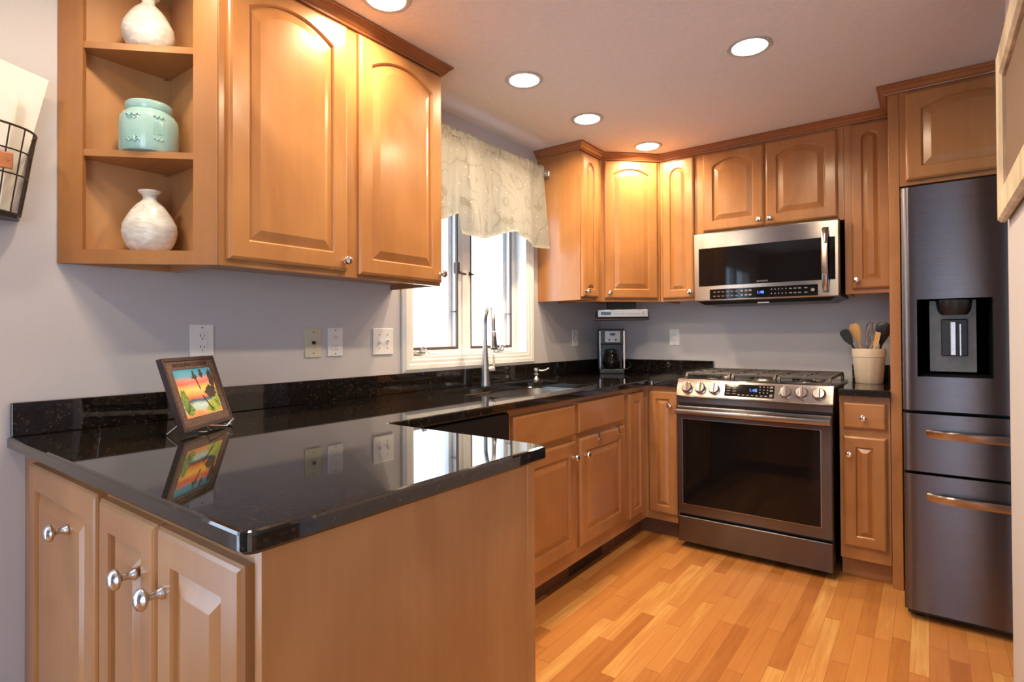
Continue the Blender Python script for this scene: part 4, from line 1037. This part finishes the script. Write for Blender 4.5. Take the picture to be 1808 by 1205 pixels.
bm = bmesh.new(); tube(bm, [(w, .10, .085), (w+.03, .10, .088), (w+.052, .10, .07), (w+.055, .10, .045), (w+.035, .10, .028), (w+.002, .105, .02)], .0032, 8); obj('power_cord', bm, 'black', cm, smooth=True)
# under-cabinet radio
rd_ = thing('under_cabinet_radio', 'slim silver radio mounted under the corner wall cabinet', 'radio', (.405, -.478, 1.280), math.radians(30))
obj('body', B(-.165, .165, .004, .22, .004, .050, bev=.004), 'black_matte', rd_)
fp = obj('front_panel', B(-.157, .157, -.006, .0035, .010, .058, bev=.004), 'silver_plastic', rd_)
obj('display', B(-.138, -.075, -.0075, -.0062, .024, .044), 'black_glass', fp)
bm = bmesh.new()
for i in range(9): box(bm, -.055+.018*i, -.043+.018*i, -.0078, -.0062, .028, .033)
lathe(bm, [(.008, 0), (.008, .004)], 16, (.125, -.0062, .033), mat=Matrix.Rotation(PI/2, 4, 'X')); obj('buttons', bm, 'mark', fp)
obj('base_tray', B(-.175, .17, .02, .23, -.006, .0035, bev=.002), 'toe', rd_)
obj('mount', B(-.09, .09, .07, .20, .0505, .126), 'black_matte', rd_)

# crock with utensils beside the range
crx, cry, crz = 1.697, -.205, .9142
ck = thing('utensil_crock', 'cream ribbed crock on the short worktop beside the range', 'crock', (crx, cry, crz))
P = [(.060, 0), (.0635, .004), (.0745, .138), (.077, .140), (.078, .180), (.0765, .184), (.072, .184), (.0715, .140), (.060, .010)]
bm = bmesh.new(); rings = []
for r, z in P:
    n = 72; rib = 0.0012 if .004 <= z <= .138 else 0
    rings.append([((r-rib*(i % 6 == 0))*math.cos(2*PI*i/n), (r-rib*(i % 6 == 0))*math.sin(2*PI*i/n), z) for i in range(n)])
loft(bm, rings); obj('pot', bm, 'cream', ck, smooth=True)
def utensil(name, label, foot, head, mats, headfn):
    a = Vector(foot); b = Vector(head); ax = (b-a); L = ax.length; ax.normalize()
    side = Vector((1, 0, 0)); side = (side-ax*side.dot(ax)).normalized(); fwd = ax.cross(side)
    o = thing(name, label, 'utensil', (crx+a.x, cry+a.y, crz+a.z))
    rot = Matrix(((side.x, fwd.x, ax.x, 0), (side.y, fwd.y, ax.y, 0), (side.z, fwd.z, ax.z, 0), (0, 0, 0, 1)))
    o.rotation_euler = rot.to_euler(); headfn(o, L); return o
def flat_head(bm, z0, prof, th=.003):        # prof (half width, z)
    rings = [[(-w, -th, z0+z), (w, -th, z0+z), (w, th, z0+z), (-w, th, z0+z)] for w, z in prof]; loft(bm, rings)
def stick(o, L, mat, r=.0055, z1=None):
    bm = bmesh.new(); tube(bm, [(0, 0, 0), (0, 0, z1 or L*.72)], r, 8); return obj('handle', bm, mat, o, smooth=True)
def f_turner(o, L):
    stick(o, L, 'black', .005); bm = bmesh.new(); flat_head(bm, L*.70, [(.009, 0), (.022, .030), (.024, .07), (.016, .085)], .0022); obj('head', bm, 'black', o)
def f_spoon(o, L):
    stick(o, L, 'spoonwood', .006); bm = bmesh.new(); lathe(bm, [(.006, L*.66), (.012, L*.72), (.022, L*.80), (.0275, L*.89), (.024, L*.965), (.012, L)], 22, sy=.30); obj('head', bm, 'spoonwood', o, smooth=True)
def f_whisk(o, L):
    stick(o, L, 'nickel', .006, L*.5); bm = bmesh.new()
    for k in range(5):
        a = PI*k/5; pts = []
        for i in range(17):
            s = i/16; r = .024*math.sin(PI*s); zz = L*.5+L*.5*math.sin(PI/2*(1-abs(2*s-1)))
            x = (1 if s > .5 else -1)*.024*math.sin(PI*(1-abs(2*s-1)))**.8 if 0 < s < 1 else 0
            pts.append((x*math.cos(a), x*math.sin(a), zz))
        tube(bm, pts, .0011, 5)
    obj('wires', bm, 'chrome', o, smooth=True)
def f_blade(o, L):
    stick(o, L, 'spoonwood', .0055); bm = bmesh.new(); flat_head(bm, L*.62, [(.006, 0), (.011, .02), (.012, .08), (.010, .085)], .003); obj('head', bm, 'spoonwood', o)
def f_ladle(o, L):
    stick(o, L, 'black', .0055); bm = bmesh.new(); lathe(bm, [(.006, L*.62), (.018, L*.70), (.031, L*.80), (.035, L*.90), (.030, L*.975), (.014, L)], 24, sy=.32); obj('head', bm, 'black', o, smooth=True)
utensil('slotted_turner', 'black turner leaning out of the crock on its left', (.026, -.022, .012), (-.122, -.012, .292), 0, f_turner)
utensil('wooden_spoon', 'wooden spoon leaning left in the crock', (.004, .036, .012), (-.070, .004, .318), 0, f_spoon)
utensil('whisk', 'tallest wire whisk standing in the middle of the crock', (-.022, .004, .012), (.012, .028, .325), 0, f_whisk)
utensil('wooden_spatula', 'narrow wooden spatula upright behind the whisk, left of the black ladle', (-.004, -.042, .012), (.050, -.030, .295), 0, f_blade)
utensil('whisk', 'small steel whisk between the tall whisk and the wooden spatula', (-.04, -.025, .012), (.024, -.010, .285), 0, f_whisk)
utensil('ladle', 'large black serving spoon leaning right in the crock', (.028, .024, .012), (.070, -.010, .322), 0, f_ladle)
